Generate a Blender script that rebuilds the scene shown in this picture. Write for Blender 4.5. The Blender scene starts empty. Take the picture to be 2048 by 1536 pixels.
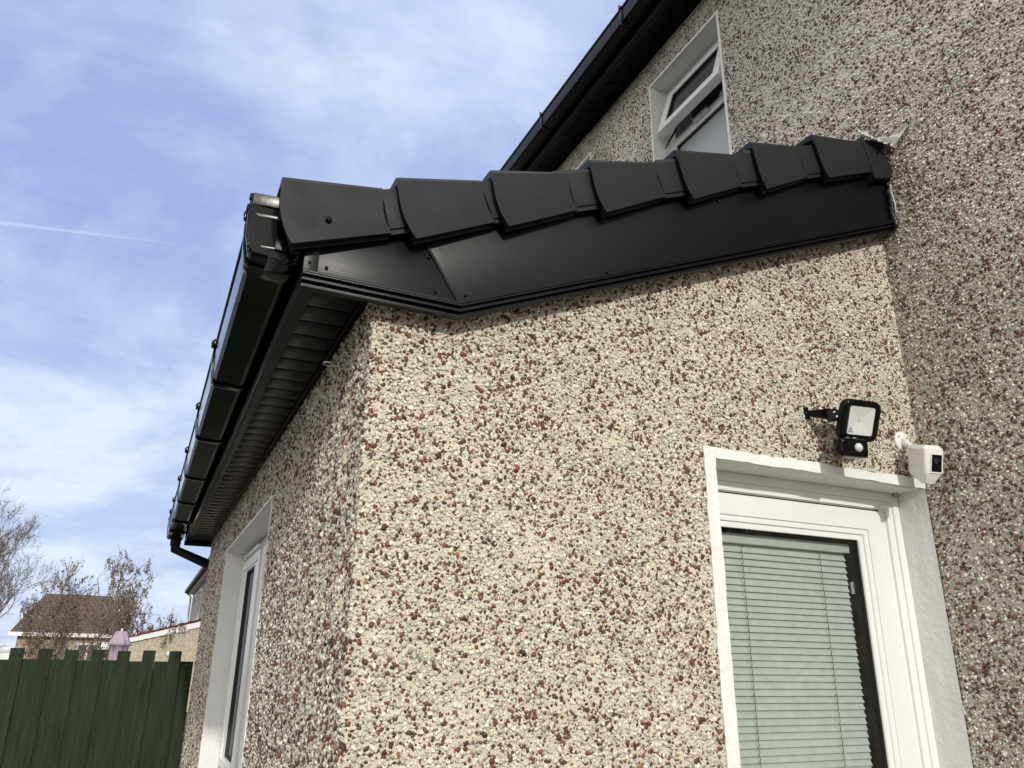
import bpy, bmesh, math, random
import numpy as np
from mathutils import Vector, Matrix, noise as mnoise
R = math.radians
random.seed(4); rng = np.random.default_rng(7)
S = bpy.context.scene

# ------------------------------------------------------------------ camera
cam_d = bpy.data.cameras.new('camera'); cam = bpy.data.objects.new('camera', cam_d)
S.collection.objects.link(cam); S.camera = cam
YAW, PIT, ROL, FPX = 0.42358, 0.35028, 0.01187, 1576.0
fwd = Vector((math.sin(YAW)*math.cos(PIT), math.cos(YAW)*math.cos(PIT), math.sin(PIT)))
rt = Vector((math.cos(YAW), -math.sin(YAW), 0)); up = rt.cross(fwd)
r2 = rt*math.cos(ROL) + up*math.sin(ROL); u2 = -rt*math.sin(ROL) + up*math.cos(ROL)
m = Matrix((r2, u2, -fwd)).transposed().to_4x4(); m.translation = Vector((-2.3903, -1.84, 1.5))
cam.matrix_world = m
cam_d.sensor_width = 36.0; cam_d.lens = 36.0*FPX/2048.0
cam_d.clip_start = 0.02; cam_d.clip_end = 3000

# ------------------------------------------------------------------ light
TAN_EL, AZ = 0.38, 0.09          # light travels (AZ, 1, -TAN_EL)
sd = Vector((AZ, 1.0, -TAN_EL)).normalized()
sun_d = bpy.data.lights.new('sun', 'SUN'); sun = bpy.data.objects.new('sun', sun_d)
S.collection.objects.link(sun); sun.location = (-4, -12, 8)
sun_d.energy = 2.1; sun_d.angle = R(1.6); sun_d.color = (1.0, 0.955, 0.88)
sun.rotation_euler = sd.to_track_quat('-Z', 'Y').to_euler()
S.view_settings.view_transform = 'Standard'; S.view_settings.look = 'None'
S.view_settings.gamma = 1.0; S.view_settings.exposure = 0.0
EXPO = 0.20
S.view_settings.exposure = EXPO

W = bpy.data.worlds.new('World'); S.world = W; W.use_nodes = True
wn, wl = W.node_tree.nodes, W.node_tree.links
bg = wn['Background']
sky = wn.new('ShaderNodeTexSky'); sky.sky_type = 'NISHITA'; sky.sun_disc = False
sky.sun_elevation = math.atan2(TAN_EL, math.hypot(1, AZ)); sky.sun_rotation = math.atan2(-AZ, -1.0)
sky.air_density = 1.0; sky.dust_density = 0.8; sky.ozone_density = 2.0
def N(t, **k):
    n = wn.new(t)
    for a, b in k.items(): setattr(n, a, b)
    return n
def wmath(op, a, b=None, c=None):
    n = N('ShaderNodeMath', operation=op)
    for i, v in enumerate((a, b, c)):
        if v is None: continue
        if isinstance(v, (int, float)): n.inputs[i].default_value = v
        else: wl.new(v, n.inputs[i])
    return n.outputs[0]
tc = N('ShaderNodeTexCoord'); sep = N('ShaderNodeSeparateXYZ'); wl.new(tc.outputs['Generated'], sep.inputs[0])
zc = wmath('ADD', wmath('MAXIMUM', sep.outputs[2], 0.0), 0.16)
comb = N('ShaderNodeCombineXYZ')
wl.new(wmath('DIVIDE', sep.outputs[0], zc), comb.inputs[0]); wl.new(wmath('DIVIDE', sep.outputs[1], zc), comb.inputs[1])
comb.inputs[2].default_value = 0.0
def wnoise(scale, det, rough, off, dist=0.0, sx=1.0):
    mp = N('ShaderNodeMapping'); mp.inputs['Location'].default_value = off; mp.inputs['Scale'].default_value = (sx, 1, 1)
    mp.inputs['Rotation'].default_value = (0, 0, 0.5)
    wl.new(comb.outputs[0], mp.inputs[0])
    n = N('ShaderNodeTexNoise'); n.inputs['Scale'].default_value = scale; n.inputs['Detail'].default_value = det
    n.inputs['Roughness'].default_value = rough; n.inputs['Distortion'].default_value = dist
    wl.new(mp.outputs[0], n.inputs['Vector']); return n.outputs['Fac']
def wramp(v, stops):
    r = N('ShaderNodeValToRGB'); cr = r.color_ramp
    while len(cr.elements) < len(stops): cr.elements.new(0.5)
    for e, (p, c) in zip(cr.elements, stops): e.position = p; e.color = (c, c, c, 1) if isinstance(c, float) else (*c, 1)
    wl.new(v, r.inputs[0]); return r.outputs[0]
def wmix(f, a, b):
    n = N('ShaderNodeMix'); n.data_type = 'RGBA'
    for s, v in ((n.inputs['Factor'], f), (n.inputs[6], a), (n.inputs[7], b)):
        if isinstance(v, tuple): s.default_value = (*v, 1)
        elif isinstance(v, float): s.default_value = v
        else: wl.new(v, s)
    return n.outputs[2]
def wdot(v):
    n = N('ShaderNodeVectorMath', operation='DOT_PRODUCT'); wl.new(tc.outputs['Generated'], n.inputs[0]); n.inputs[1].default_value = v
    return n.outputs['Value']
veil = wramp(wnoise(1.25, 9, 0.58, (2.3, 7.1, 0), 0.5), [(0.40, 0.0), (0.63, 1.0)])
wisp = wramp(wnoise(4.2, 9, 0.66, (11.3, 3.7, 0), 0.8, 0.6), [(0.42, 0.0), (0.80, 1.0)])
lowf = wramp(sep.outputs[2], [(0.0, 1.0), (0.24, 0.85), (0.46, 0.22), (0.80, 0.50)])
mask = wmath('MINIMUM', wmath('ADD', wmath('ADD', wmath('MULTIPLY', veil, 0.66), wmath('MULTIPLY', wisp, 0.26)), wmath('MULTIPLY', lowf, 0.45)), 1.0)
grey = wramp(wnoise(2.6, 7, 0.6, (5.3, 1.1, 0), 0.5), [(0.50, 0.0), (0.78, 1.0)])
cloudc = wmix(wmath('MULTIPLY', grey, 0.85), (4.5, 5.1, 6.1), (3.0, 3.35, 4.7))
bluec = wmix(0.85, sky.outputs[0], (1.75, 2.40, 4.6))
skyc = wmix(mask, bluec, cloudc)
# broad haze added in the unseen sky, aimed west to brighten shaded walls
fill_haze = wramp(wmath('MULTIPLY_ADD', wdot(Vector((-0.75, -1.0, 0.55)).normalized()), 0.5, 0.5), [(0.43, 0.0), (0.76, 1.0)])
skyc = wmix(fill_haze, skyc, (7.4, 7.2, 6.9))
# contrail: a thin straight streak high in the western sky
def dirv(az, el):
    a, e = R(az), R(el); return Vector((math.sin(a)*math.cos(e), math.cos(a)*math.cos(e), math.sin(e)))
c0, c1 = dirv(-12.53, 25.89), dirv(1.02, 27.54)
nrm = c0.cross(c1).normalized(); along = (c1 - c0).normalized()
dn = wmath('ABSOLUTE', wdot(nrm)); al = wdot(along)
wid = wmath('MULTIPLY_ADD', wmath('SUBTRACT', al, along.dot(c1)), -0.0085, 0.0008)
line = wmath('SUBTRACT', 1.0, wmath('DIVIDE', dn, wmath('MAXIMUM', wid, 0.0004)))
fade = wmath('MINIMUM', wmath('MULTIPLY', wmath('MAXIMUM', wmath('SUBTRACT', along.dot(c1), al), 0.0), 6.0), 1.0)
ctm = wmath('MULTIPLY', wmath('MULTIPLY', wmath('MAXIMUM', line, 0.0), fade), 0.27)
skyc = wmix(ctm, skyc, (5.6, 6.6, 8.0))
wl.new(skyc, bg.inputs[0]); bg.inputs[1].default_value = 0.15

# ------------------------------------------------------------------ helpers
COL = S.collection
def link(o, parent=None):
    COL.objects.link(o)
    if parent: o.parent = parent
    return o
def empty(name, loc, label=None, cat=None, group=None, parent=None):
    o = bpy.data.objects.new(name, None); o.empty_display_size = 0.05; o.location = loc; link(o, parent)
    return tag(o, label, cat, group)
def tag(o, label=None, cat=None, group=None, kind=None):
    for k, v in (('label', label), ('category', cat), ('group', group), ('kind', kind)):
        if v: o[k] = v
    return o

class MB:
    """collects shapes, then links them as one mesh object"""
    def __init__(s): s.v = []; s.f = []; s.m = []; s.sm = []
    def add(s, vs, fs, mi=0, smooth=False):
        b = len(s.v); s.v += [tuple(v) for v in vs]; s.f += [tuple(b+i for i in f) for f in fs]
        s.m += [mi]*len(fs); s.sm += [smooth]*len(fs); return s
    def box(s, x0, x1, y0, y1, z0, z1, mi=0, M=None):
        vs = [Vector((x, y, z)) for z in (z0, z1) for y in (y0, y1) for x in (x0, x1)]
        if M is not None: vs = [M @ v for v in vs]
        return s.add(vs, [(0,2,3,1),(4,5,7,6),(0,1,5,4),(1,3,7,5),(3,2,6,7),(2,0,4,6)], mi)
    def prism(s, pts, f0, f1, mi=0, smooth=False, caps=True):
        """pts: 2d outline; f0, f1 map a 2d point to 3d at each end"""
        n = len(pts); vs = [f0(*p) for p in pts] + [f1(*p) for p in pts]
        s.add(vs, [(i, (i+1) % n, n+(i+1) % n, n+i) for i in range(n)], mi, smooth)
        if caps: s.add(vs, [tuple(range(n))[::-1], tuple(range(n, 2*n))], mi)
        return s
    def tube(s, pts, rad, n=8, mi=0, caps=True):
        pts = [Vector(p) for p in pts]; rad = rad if isinstance(rad, (list, tuple)) else [rad]*len(pts)
        rings = []; prev = None
        for i, p in enumerate(pts):
            d = (pts[min(i+1, len(pts)-1)] - pts[max(i-1, 0)]).normalized()
            a = (prev - d*prev.dot(d)) if prev else d.orthogonal()
            if a.length < 1e-6: a = d.orthogonal()
            a.normalize(); prev = a; b = d.cross(a)
            rings.append([p + (a*math.cos(t) + b*math.sin(t))*rad[i] for t in [2*math.pi*k/n for k in range(n)]])
        vs = [v for r in rings for v in r]; fs = []
        for i in range(len(pts)-1):
            for k in range(n): fs.append((i*n+k, i*n+(k+1) % n, (i+1)*n+(k+1) % n, (i+1)*n+k))
        s.add(vs, fs, mi, True)
        if caps: s.add(vs, [tuple(range(n))[::-1], tuple(range(len(vs)-n, len(vs)))], mi)
        return s
    def loft(s, secs, mi=0, closed=True, smooth=False, caps=True):
        n = len(secs[0]); vs = [v for r in secs for v in r]; fs = []
        for i in range(len(secs)-1):
            for k in range(n if closed else n-1): fs.append((i*n+k, i*n+(k+1) % n, (i+1)*n+(k+1) % n, (i+1)*n+k))
        s.add(vs, fs, mi, smooth)
        if caps and closed: s.add(vs, [tuple(range(n))[::-1], tuple(range(len(vs)-n, len(vs)))], mi)
        return s
    def build(s, name, mats, parent=None, bevel=0.0, seg=2, sub=0):
        me = bpy.data.meshes.new(name); me.from_pydata(s.v, [], s.f); me.update()
        mats = mats if isinstance(mats, (list, tuple)) else [mats]
        for mm in mats: me.materials.append(mm)
        me.polygons.foreach_set('material_index', s.m); me.polygons.foreach_set('use_smooth', s.sm)
        bm = bmesh.new(); bm.from_mesh(me)
        bmesh.ops.remove_doubles(bm, verts=bm.verts, dist=1e-6)
        bmesh.ops.recalc_face_normals(bm, faces=bm.faces)
        if bevel:
            ed = [e for e in bm.edges if len(e.link_faces) == 2 and e.calc_face_angle(0) > R(28)]
            bmesh.ops.bevel(bm, geom=ed, offset=bevel, segments=seg, affect='EDGES', profile=0.6, clamp_overlap=True)
        bm.to_mesh(me); bm.free()
        if bevel:
            for p in me.polygons: p.use_smooth = True
            try: me.set_sharp_from_angle(angle=R(40))
            except Exception: pass
        o = bpy.data.objects.new(name, me); link(o, parent)
        if parent and parent.type == 'EMPTY': o.matrix_parent_inverse = Matrix.Translation(parent.location).inverted()
        return o

def rel(o):
    """keep world coordinates when the parent chain starts at an offset empty"""
    return o

# ------------------------------------------------------------------ materials
def mat(name, col, rough=0.6, spec=0.5, bump=0.0, bscale=50, var=0.0, vscale=5.0, col2=None, metal=0.0, detail=4, stretch=(1,1,1), coat=0.0, vrough=0.0, vsharp=False):
    M_ = bpy.data.materials.new(name); M_.use_nodes = True
    n, l = M_.node_tree.nodes, M_.node_tree.links; p = n['Principled BSDF']
    p.inputs['Base Color'].default_value = (*col, 1); p.inputs['Roughness'].default_value = rough
    p.inputs['Specular IOR Level'].default_value = spec; p.inputs['Metallic'].default_value = metal
    p.inputs['Coat Weight'].default_value = coat; p.inputs['Coat Roughness'].default_value = 0.06
    t = n.new('ShaderNodeTexCoord'); mp = n.new('ShaderNodeMapping'); mp.inputs['Scale'].default_value = stretch
    l.new(t.outputs['Object'], mp.inputs[0])
    if var or col2:
        nz = n.new('ShaderNodeTexNoise'); nz.inputs['Scale'].default_value = vscale; nz.inputs['Detail'].default_value = 7; nz.inputs['Roughness'].default_value = 0.6
        l.new(mp.outputs[0], nz.inputs['Vector'])
        rp = n.new('ShaderNodeValToRGB'); l.new(nz.outputs['Fac'], rp.inputs[0])
        c2 = col2 or tuple(c*(1-var) for c in col)
        rp.color_ramp.elements[0].position = 0.45 if vsharp else 0.32; rp.color_ramp.elements[0].color = (*col, 1)
        rp.color_ramp.elements[1].position = 0.56 if vsharp else 0.70; rp.color_ramp.elements[1].color = (*c2, 1)
        l.new(rp.outputs[0], p.inputs['Base Color'])
        if vrough:
            mr = n.new('ShaderNodeMapRange'); mr.inputs[1].default_value = 0.3; mr.inputs[2].default_value = 0.7
            mr.inputs[3].default_value = rough - vrough; mr.inputs[4].default_value = rough + vrough
            l.new(nz.outputs['Fac'], mr.inputs[0]); l.new(mr.outputs[0], p.inputs['Roughness'])
    if bump:
        nb = n.new('ShaderNodeTexNoise'); nb.inputs['Scale'].default_value = bscale; nb.inputs['Detail'].default_value = detail
        l.new(mp.outputs[0], nb.inputs['Vector'])
        b = n.new('ShaderNodeBump'); b.inputs['Distance'].default_value = bump; b.inputs['Strength'].default_value = 1.0
        l.new(nb.outputs['Fac'], b.inputs['Height']); l.new(b.outputs[0], p.inputs['Normal'])
    return M_

MORTAR = mat('mortar', (0.70, 0.645, 0.51), 0.95, 0.1, bump=0.004, bscale=260, col2=(0.55, 0.50, 0.41), vscale=7, detail=5)
MORTAR2 = mat('lifted_mortar', (0.80, 0.76, 0.70), 0.95, 0.1, bump=0.004, bscale=260, col2=(0.66, 0.61, 0.55), vscale=5, detail=5)  # same mortar, lightened in colour to brighten the shaded main wall
PLASTER = mat('white_painted_render', (0.80, 0.80, 0.78), 0.75, 0.3, bump=0.0035, bscale=55, var=0.10, vscale=6, detail=6)
UPVC = mat('white_plastic', (0.80, 0.81, 0.80), 0.28, 0.5, var=0.05, vscale=3)
BAND = mat('glint_band_plastic', (0.03, 0.03, 0.028), 0.30, 0.5, var=0.3, vscale=40, bump=0.0003, bscale=90)  # paler, rougher gloss for the bands that mirror the sun
TILE = mat('black_matte_plastic', (0.016, 0.0175, 0.0195), 0.48, 0.24, bump=0.0006, bscale=420, var=0.30, vscale=9, detail=2, vrough=0.08)
BARGE = mat('black_satin_board', (0.003, 0.0036, 0.0052), 0.36, 0.22, bump=0.0002, bscale=60, var=0.3, vscale=5, stretch=(0.35, 1, 5), vrough=0.04)
GLOSS = mat('black_gloss_plastic', (0.003, 0.0033, 0.004), 0.12, 0.24, var=0.2, vscale=12, vrough=0.03)
SOFF = mat('black_soffit_board', (0.002, 0.002, 0.003), 0.22, 0.11, var=0.3, vscale=7, stretch=(1, 8, 1), vrough=0.05)
DARKGREY = mat('dark_grey_tile', (0.045, 0.045, 0.048), 0.8, 0.3, bump=0.002, bscale=90, var=0.3)
SEAL = mat('black_sealant', (0.02, 0.02, 0.02), 0.30, 0.5, bump=0.003, bscale=120)
SEALW = mat('pale_sealant', (0.5, 0.5, 0.48), 0.4)
LEAD = mat('crumpled_lead', (0.60, 0.58, 0.54), 0.55, 0.5, bump=0.006, bscale=45, col2=(0.42, 0.41, 0.39), vscale=20)
STEEL = mat('steel', (0.6, 0.6, 0.6), 0.25, metal=1.0)
RUBBER = mat('black_gasket', (0.01, 0.01, 0.01), 0.5)
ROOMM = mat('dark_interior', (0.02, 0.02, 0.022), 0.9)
GREEN = mat('dark_green_fence_paint', (0.026, 0.040, 0.019), 0.7, 0.25, bump=0.005, bscale=28, col2=(0.010, 0.017, 0.010), vscale=4, stretch=(9, 9, 0.8), detail=8)
GREYW = mat('white_weathered_plastic', (0.62, 0.64, 0.62), 0.4, var=0.15)
BIRCH = mat('birch_bark', (0.42, 0.38, 0.36), 0.8, col2=(0.20, 0.16, 0.14), vscale=9)
TWIG = mat('twig_bark', (0.27, 0.20, 0.165), 0.85, col2=(0.12, 0.085, 0.07), vscale=4)
PALETWIG = mat('pale_twig_bark', (0.27, 0.22, 0.21), 0.85, col2=(0.17, 0.12, 0.11), vscale=4)

def tint_attr(name, rough=0.6, spec=0.4, bump=0.0, bscale=300):
    M_ = bpy.data.materials.new(name); M_.use_nodes = True
    n, l = M_.node_tree.nodes, M_.node_tree.links; p = n['Principled BSDF']
    a = n.new('ShaderNodeAttribute'); a.attribute_name = 'Col'
    t = n.new('ShaderNodeTexCoord'); nz = n.new('ShaderNodeTexNoise'); nz.inputs['Scale'].default_value = bscale; nz.inputs['Detail'].default_value = 3
    l.new(t.outputs['Object'], nz.inputs['Vector'])
    mr = n.new('ShaderNodeMapRange'); mr.inputs[3].default_value = 0.72; mr.inputs[4].default_value = 1.22; l.new(nz.outputs['Fac'], mr.inputs[0])
    mx = n.new('ShaderNodeVectorMath'); mx.operation = 'SCALE'; l.new(a.outputs['Color'], mx.inputs[0]); l.new(mr.outputs[0], mx.inputs['Scale'])
    l.new(mx.outputs[0], p.inputs['Base Color']); p.inputs['Roughness'].default_value = rough; p.inputs['Specular IOR Level'].default_value = spec
    if bump:
        b = n.new('ShaderNodeBump'); b.inputs['Distance'].default_value = bump
        l.new(nz.outputs['Fac'], b.inputs['Height']); l.new(b.outputs[0], p.inputs['Normal'])
    return M_
PEBBLE = tint_attr('pebble', 0.55, 0.45)
LEAF = tint_attr('leaf', 0.6, 0.3, bscale=3)

def glass_mat(name, tint, refl=0.9):
    M_ = bpy.data.materials.new(name); M_.use_nodes = True
    n, l = M_.node_tree.nodes, M_.node_tree.links; n.remove(n['Principled BSDF'])
    tr = n.new('ShaderNodeBsdfTransparent'); tr.inputs[0].default_value = (*tint, 1)
    gl = n.new('ShaderNodeBsdfGlossy'); gl.inputs['Roughness'].default_value = 0.01
    fr = n.new('ShaderNodeLayerWeight'); fr.inputs['Blend'].default_value = 0.5
    pw = n.new('ShaderNodeMath'); pw.operation = 'POWER'; pw.inputs[1].default_value = 5.0; l.new(fr.outputs['Facing'], pw.inputs[0])
    mu = n.new('ShaderNodeMath'); mu.operation = 'MULTIPLY_ADD'; mu.inputs[1].default_value = 0.9*refl; mu.inputs[2].default_value = 0.04*refl; l.new(pw.outputs[0], mu.inputs[0])
    mx = n.new('ShaderNodeMixShader'); l.new(mu.outputs[0], mx.inputs[0]); l.new(tr.outputs[0], mx.inputs[1]); l.new(gl.outputs[0], mx.inputs[2])
    l.new(mx.outputs[0], n['Material Output'].inputs[0]); return M_
GLASS = glass_mat('clear_glass', (0.92, 0.94, 0.932))
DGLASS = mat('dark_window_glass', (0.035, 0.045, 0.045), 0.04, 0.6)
OGLASS = mat('obscure_window_glass', (0.37, 0.40, 0.41), 0.22, 0.6, bump=0.002, bscale=90)
NETG = mat('window_glass_with_net', (0.42, 0.44, 0.46), 0.06, 0.6, var=0.25, vscale=2, stretch=(1, 8, 0.4))
CORD = mat('hole_dark_cord', (0.10, 0.12, 0.11), 0.8)  # cords coloured dark to stand in for the dark slat holes
BLIND = mat('blind_slat', (0.60, 0.63, 0.605), 0.45, 0.4, var=0.14, vscale=30)

# ------------------------------------------------------------------ pebbledash
def vnoise(p, scale, seed):
    q = p*scale; i = np.floor(q).astype(np.int64); f = q - i; f = f*f*(3-2*f)
    def h(a, b):
        x = (a*374761393 + b*668265263 + seed*974634777) & 0xffffffff
        x = ((x ^ (x >> 13))*1274126177) & 0xffffffff
        return ((x ^ (x >> 16)) & 0xffff)/65535.0
    a, b = i[:, 0], i[:, 1]; fx, fy = f[:, 0], f[:, 1]
    return (h(a, b)*(1-fx) + h(a+1, b)*fx)*(1-fy) + (h(a, b+1)*(1-fx) + h(a+1, b+1)*fx)*fy

def pebble_field(u0, u1, v0, v1, sp, keep, to3, U, V, Nn, n=6, seed=1, dens=0.97, brown=0.31, hk=1.0, patch=0.6):
    """one surface coat: many stone chips lying on a plane, returned as arrays"""
    g = np.random.default_rng(seed)
    nu, nv = int((u1-u0)/sp), int((v1-v0)/(sp*0.866))
    a, b = np.meshgrid(np.arange(nu), np.arange(nv)); a = a.ravel(); b = b.ravel()
    p = np.stack([u0 + (a + 0.5*(b & 1))*sp, v0 + b*sp*0.866], 1) + g.normal(0, 0.27*sp, (len(a), 2))
    bare = vnoise(p, 9, seed) *0.6 + vnoise(p, 31, seed+5)*0.4
    ok = (g.random(len(p)) < dens - patch*np.clip(bare-0.60, 0, 1)*4) & keep(p[:, 0], p[:, 1])
    p = p[ok]; K = len(p)
    size = np.clip(g.lognormal(0, 0.30, K), 0.45, 1.65)*sp*0.475
    asp = g.uniform(1.0, 1.75, K); ax = size*np.sqrt(asp); bx = size/np.sqrt(asp)
    h = size*g.uniform(0.35, 0.95, K)*hk
    rot = g.uniform(0, 2*np.pi, K); tilt = g.uniform(0, 0.55, K); td = g.uniform(0, 2*np.pi, K)
    cl = vnoise(p, 14, seed+9)*0.5 + vnoise(p, 42, seed+3)*0.5
    pb = brown*(0.15 + 1.75*cl); kind = g.random(K)
    col = np.empty((K, 3)); br = g.uniform(0.72, 1.12, K)[:, None]
    cream = np.array([0.86, 0.82, 0.70])*(1-g.random(K)[:, None]*0.35) + np.array([0.02, 0.02, 0.05])*g.random(K)[:, None]
    grey = np.array([0.52, 0.47, 0.38]); red = np.array([0.185, 0.072, 0.045]); dk = np.array([0.075, 0.042, 0.032]); orr = np.array([0.36, 0.17, 0.09])
    col[:] = cream*br
    age = 0.86 + 0.22*(vnoise(p, 2.3, seed+21)*0.6 + vnoise(p, 6.1, seed+22)*0.4)[:, None]
    k2 = kind < pb; col[k2] = (red*g.uniform(0.65, 1.25, K)[:, None])[k2]
    k3 = kind < pb*0.34; col[k3] = (dk*g.uniform(0.7, 1.3, K)[:, None])[k3]
    k4 = (kind > 0.993); col[k4] = orr
    k5 = (kind > 0.86) & (kind <= 0.993); col[k5] = (grey*g.uniform(0.7, 1.1, K)[:, None])[k5]
    col *= age
    th = 2*np.pi*np.arange(n)/n
    rj = g.uniform(0.78, 1.15, (K, n)); th2 = th[None] + g.normal(0, 0.14, (K, n))
    lx, ly = np.cos(th2)*rj, np.sin(th2)*rj
    def place(x, y, z):
        X = x*ax[:, None]; Y = y*bx[:, None]
        c, s = np.cos(rot)[:, None], np.sin(rot)[:, None]
        uu = p[:, 0][:, None] + X*c - Y*s; vv = p[:, 1][:, None] + X*s + Y*c
        return to3(uu, vv)[..., :] + z[..., None]*np.array(Nn)
    td_, t_ = td[:, None], tilt[:, None]
    base = place(lx*0.68, ly*0.68, np.full((K, n), -0.0010))
    k = g.uniform(0.70, 0.98, (K, 1))
    mid = place(lx*k, ly*k, h[:, None]*(0.72 + t_*np.cos(th2-td_)))
    top = place(0.18*np.cos(td_), 0.18*np.sin(td_), h[:, None]*(1.0 + 0.15*t_))
    vs = np.concatenate([base, mid, top], 1).reshape(-1, 3); nvp = 2*n+1
    i = np.arange(n); j = (i+1) % n
    loc = np.concatenate([np.stack([i, j, n+j], 1), np.stack([i, n+j, n+i], 1), np.stack([n+i, n+j, np.full(n, 2*n)], 1)])
    U_, V_, N_ = map(np.array, (U, V, Nn))
    if np.dot(np.cross(U_, V_), N_) < 0: loc = loc[:, ::-1]
    fs = (loc[None] + (np.arange(K)*nvp)[:, None, None]).reshape(-1, 3)
    return vs, fs, np.repeat(col, nvp, 0)

def wall_mesh(name, mb, fields, parent, mats):
    """wall body (from mb) and its stone coat as ONE mesh"""
    bv = np.array(mb.v, float).reshape(-1, 3); tri = []; tm = []
    for f, mi in zip(mb.f, mb.m):
        for k in range(1, len(f)-1): tri.append((f[0], f[k], f[k+1])); tm.append(mi)
    V = [bv]; F = [np.array(tri, np.int64)]; C = [np.full((len(bv), 3), 0.6)]; MI = [np.array(tm)]; o = len(bv)
    for v, f, c in fields:
        V.append(v); F.append(f+o); C.append(c); MI.append(np.full(len(f), 1)); o += len(v)
    V = np.concatenate(V); F = np.concatenate(F); C = np.concatenate(C); MI = np.concatenate(MI)
    me = bpy.data.meshes.new(name); me.vertices.add(len(V)); me.vertices.foreach_set('co', V.astype(np.float32).ravel())
    me.loops.add(F.size); me.loops.foreach_set('vertex_index', F.astype(np.int32).ravel())
    me.polygons.add(len(F)); me.polygons.foreach_set('loop_start', np.arange(0, F.size, 3, dtype=np.int32))
    try: me.polygons.foreach_set('loop_total', np.full(len(F), 3, np.int32))
    except Exception: pass
    for mm in mats: me.materials.append(mm)
    me.polygons.foreach_set('material_index', MI.astype(np.int32))
    me.update(calc_edges=True)
    at = me.color_attributes.new('Col', 'FLOAT_COLOR', 'POINT')
    at.data.foreach_set('color', np.concatenate([C, np.ones((len(C), 1))], 1).astype(np.float32).ravel())
    ob = bpy.data.objects.new(name, me); link(ob, parent)
    if parent and parent.type == 'EMPTY': ob.matrix_parent_inverse = Matrix.Translation(parent.location).inverted()
    return ob

# ------------------------------------------------------------------ measures
D, YF = -1.955, 4.82               # corner of the extension, its far end
RT = 0.412                          # tangent of the lean-to roof pitch
XD, ZL = -0.892, 2.108              # door opening left edge, lintel
YB0, YB1, ZB0, ZB1 = 1.53, 3.333, 0.93, 2.170   # side window opening
YU0, YU1, ZU0, ZU1 = 0.781, 1.418, 3.96, 4.911  # upstairs window opening
ZS, ZSU = 2.430, 5.106              # soffit heights
XV = -1.744                         # where the bargeboard bends

# ground
g = MB(); g.add([(-300, -300, 0), (300, -300, 0), (300, 900, 0), (-300, 900, 0)], [(0, 1, 2, 3)])
GR = mat('short_grass', (0.040, 0.046, 0.024), 0.95, 0.1, bump=0.02, bscale=20, col2=(0.055, 0.052, 0.035), vscale=2)
tag(g.build('ground', GR), 'mown grass ground behind the fence', kind='structure')
PAVE = bpy.data.materials.new('pale_paving'); PAVE.use_nodes = True
_n, _l = PAVE.node_tree.nodes, PAVE.node_tree.links
_b = _n.new('ShaderNodeTexBrick'); _b.inputs['Scale'].default_value = 1.6; _b.offset = 0.5
_b.inputs['Color1'].default_value = (0.21, 0.195, 0.175, 1); _b.inputs['Color2'].default_value = (0.18, 0.17, 0.15, 1); _b.inputs['Mortar'].default_value = (0.14, 0.13, 0.12, 1)
_b.inputs['Mortar Size'].default_value = 0.012
_t = _n.new('ShaderNodeTexCoord'); _l.new(_t.outputs['Object'], _b.inputs[0]); _l.new(_b.outputs[0], _n['Principled BSDF'].inputs['Base Color'])
_n['Principled BSDF'].inputs['Roughness'].default_value = 0.85
g = MB(); g.add([(-9, -9, 0.004), (-0.0, -9, 0.004), (-0.0, 4.9, 0.004), (-9, 4.9, 0.004)], [(0, 1, 2, 3)])
tag(g.build('patio', PAVE), 'pale paved patio around the house', kind='structure')

# ------------------------------------------------------------------ THE HOUSE
H = empty('house', (0, 0, 0), 'pebbledashed house with a black roofed lean-to, white door and upstairs window', 'house')

# extension walls: gable side (faces the camera) and long side, one wall mesh
def rake(x): return 2.440 + RT*(x - XV) if x > XV else 2.440
w = MB(); T = 0.10
# gable side, left of door, above door
w.prism([(D, 0), (XD-0.035, 0), (XD-0.035, 2.2), (XD-0.035, rake(XD-0.035)+0.10), (XV, 2.54), (D, 2.50)], lambda a, b: (a, 0, b), lambda a, b: (a, T, b), 0)
w.prism([(XD-0.035, ZL+0.033), (0, ZL+0.033), (0, rake(0)+0.10), (XD-0.035, rake(XD-0.035)+0.10)], lambda a, b: (a, 0, b), lambda a, b: (a, T, b), 0)
# long side with window hole
for (a, b, c, d) in ((0.0, YB0, 0, 2.46), (YB1, YF, 0, 2.46), (YB0, YB1, 0, ZB0), (YB0, YB1, ZB1, 2.46)):
    w.box(D+0.001, D+T, a+0.001 if a == 0 else a, b, c, d)
w.box(D+T, 0, YF-T, YF-0.001, 0, 3.2)
def keepA(x, z): return (x > D-0.002) & (x < -0.004) & (z < np.where(x > XV, 2.440 + RT*(x-XV), 2.44) + 0.02) & ~((x > XD-0.042) & (z < ZL+0.037))
fA = pebble_field(D-0.004, 0, 0.75, 3.25, 0.0104, keepA, lambda u, v: np.stack([u, np.zeros_like(u), v], -1), (1,0,0), (0,0,1), (0,-1,0), 7, 11, brown=0.35, hk=0.85)
def keepB(y, z): return (y > 0.0) & (y < YF) & (z < 2.435) & ~((y > YB0-0.012) & (y < YB1+0.012) & (z > ZB0-0.03) & (z < ZB1+0.012))
fB = pebble_field(-0.002, YF, 0.55, 2.44, 0.0112, keepB, lambda u, v: np.stack([np.full_like(u, D), u, v], -1), (0,1,0), (0,0,1), (-1,0,0), 6, 23, hk=0.95)
fA2 = pebble_field(D-0.002, 0, 0.75, 3.25, 0.0074, keepA, lambda u, v: np.stack([u, np.zeros_like(u), v], -1), (1,0,0), (0,0,1), (0,-1,0), 5, 71, dens=0.80, brown=0.22, hk=0.85)
ew = wall_mesh('extension_wall', w, [fA, fA2, fB], H, [MORTAR, PEBBLE])

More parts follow.
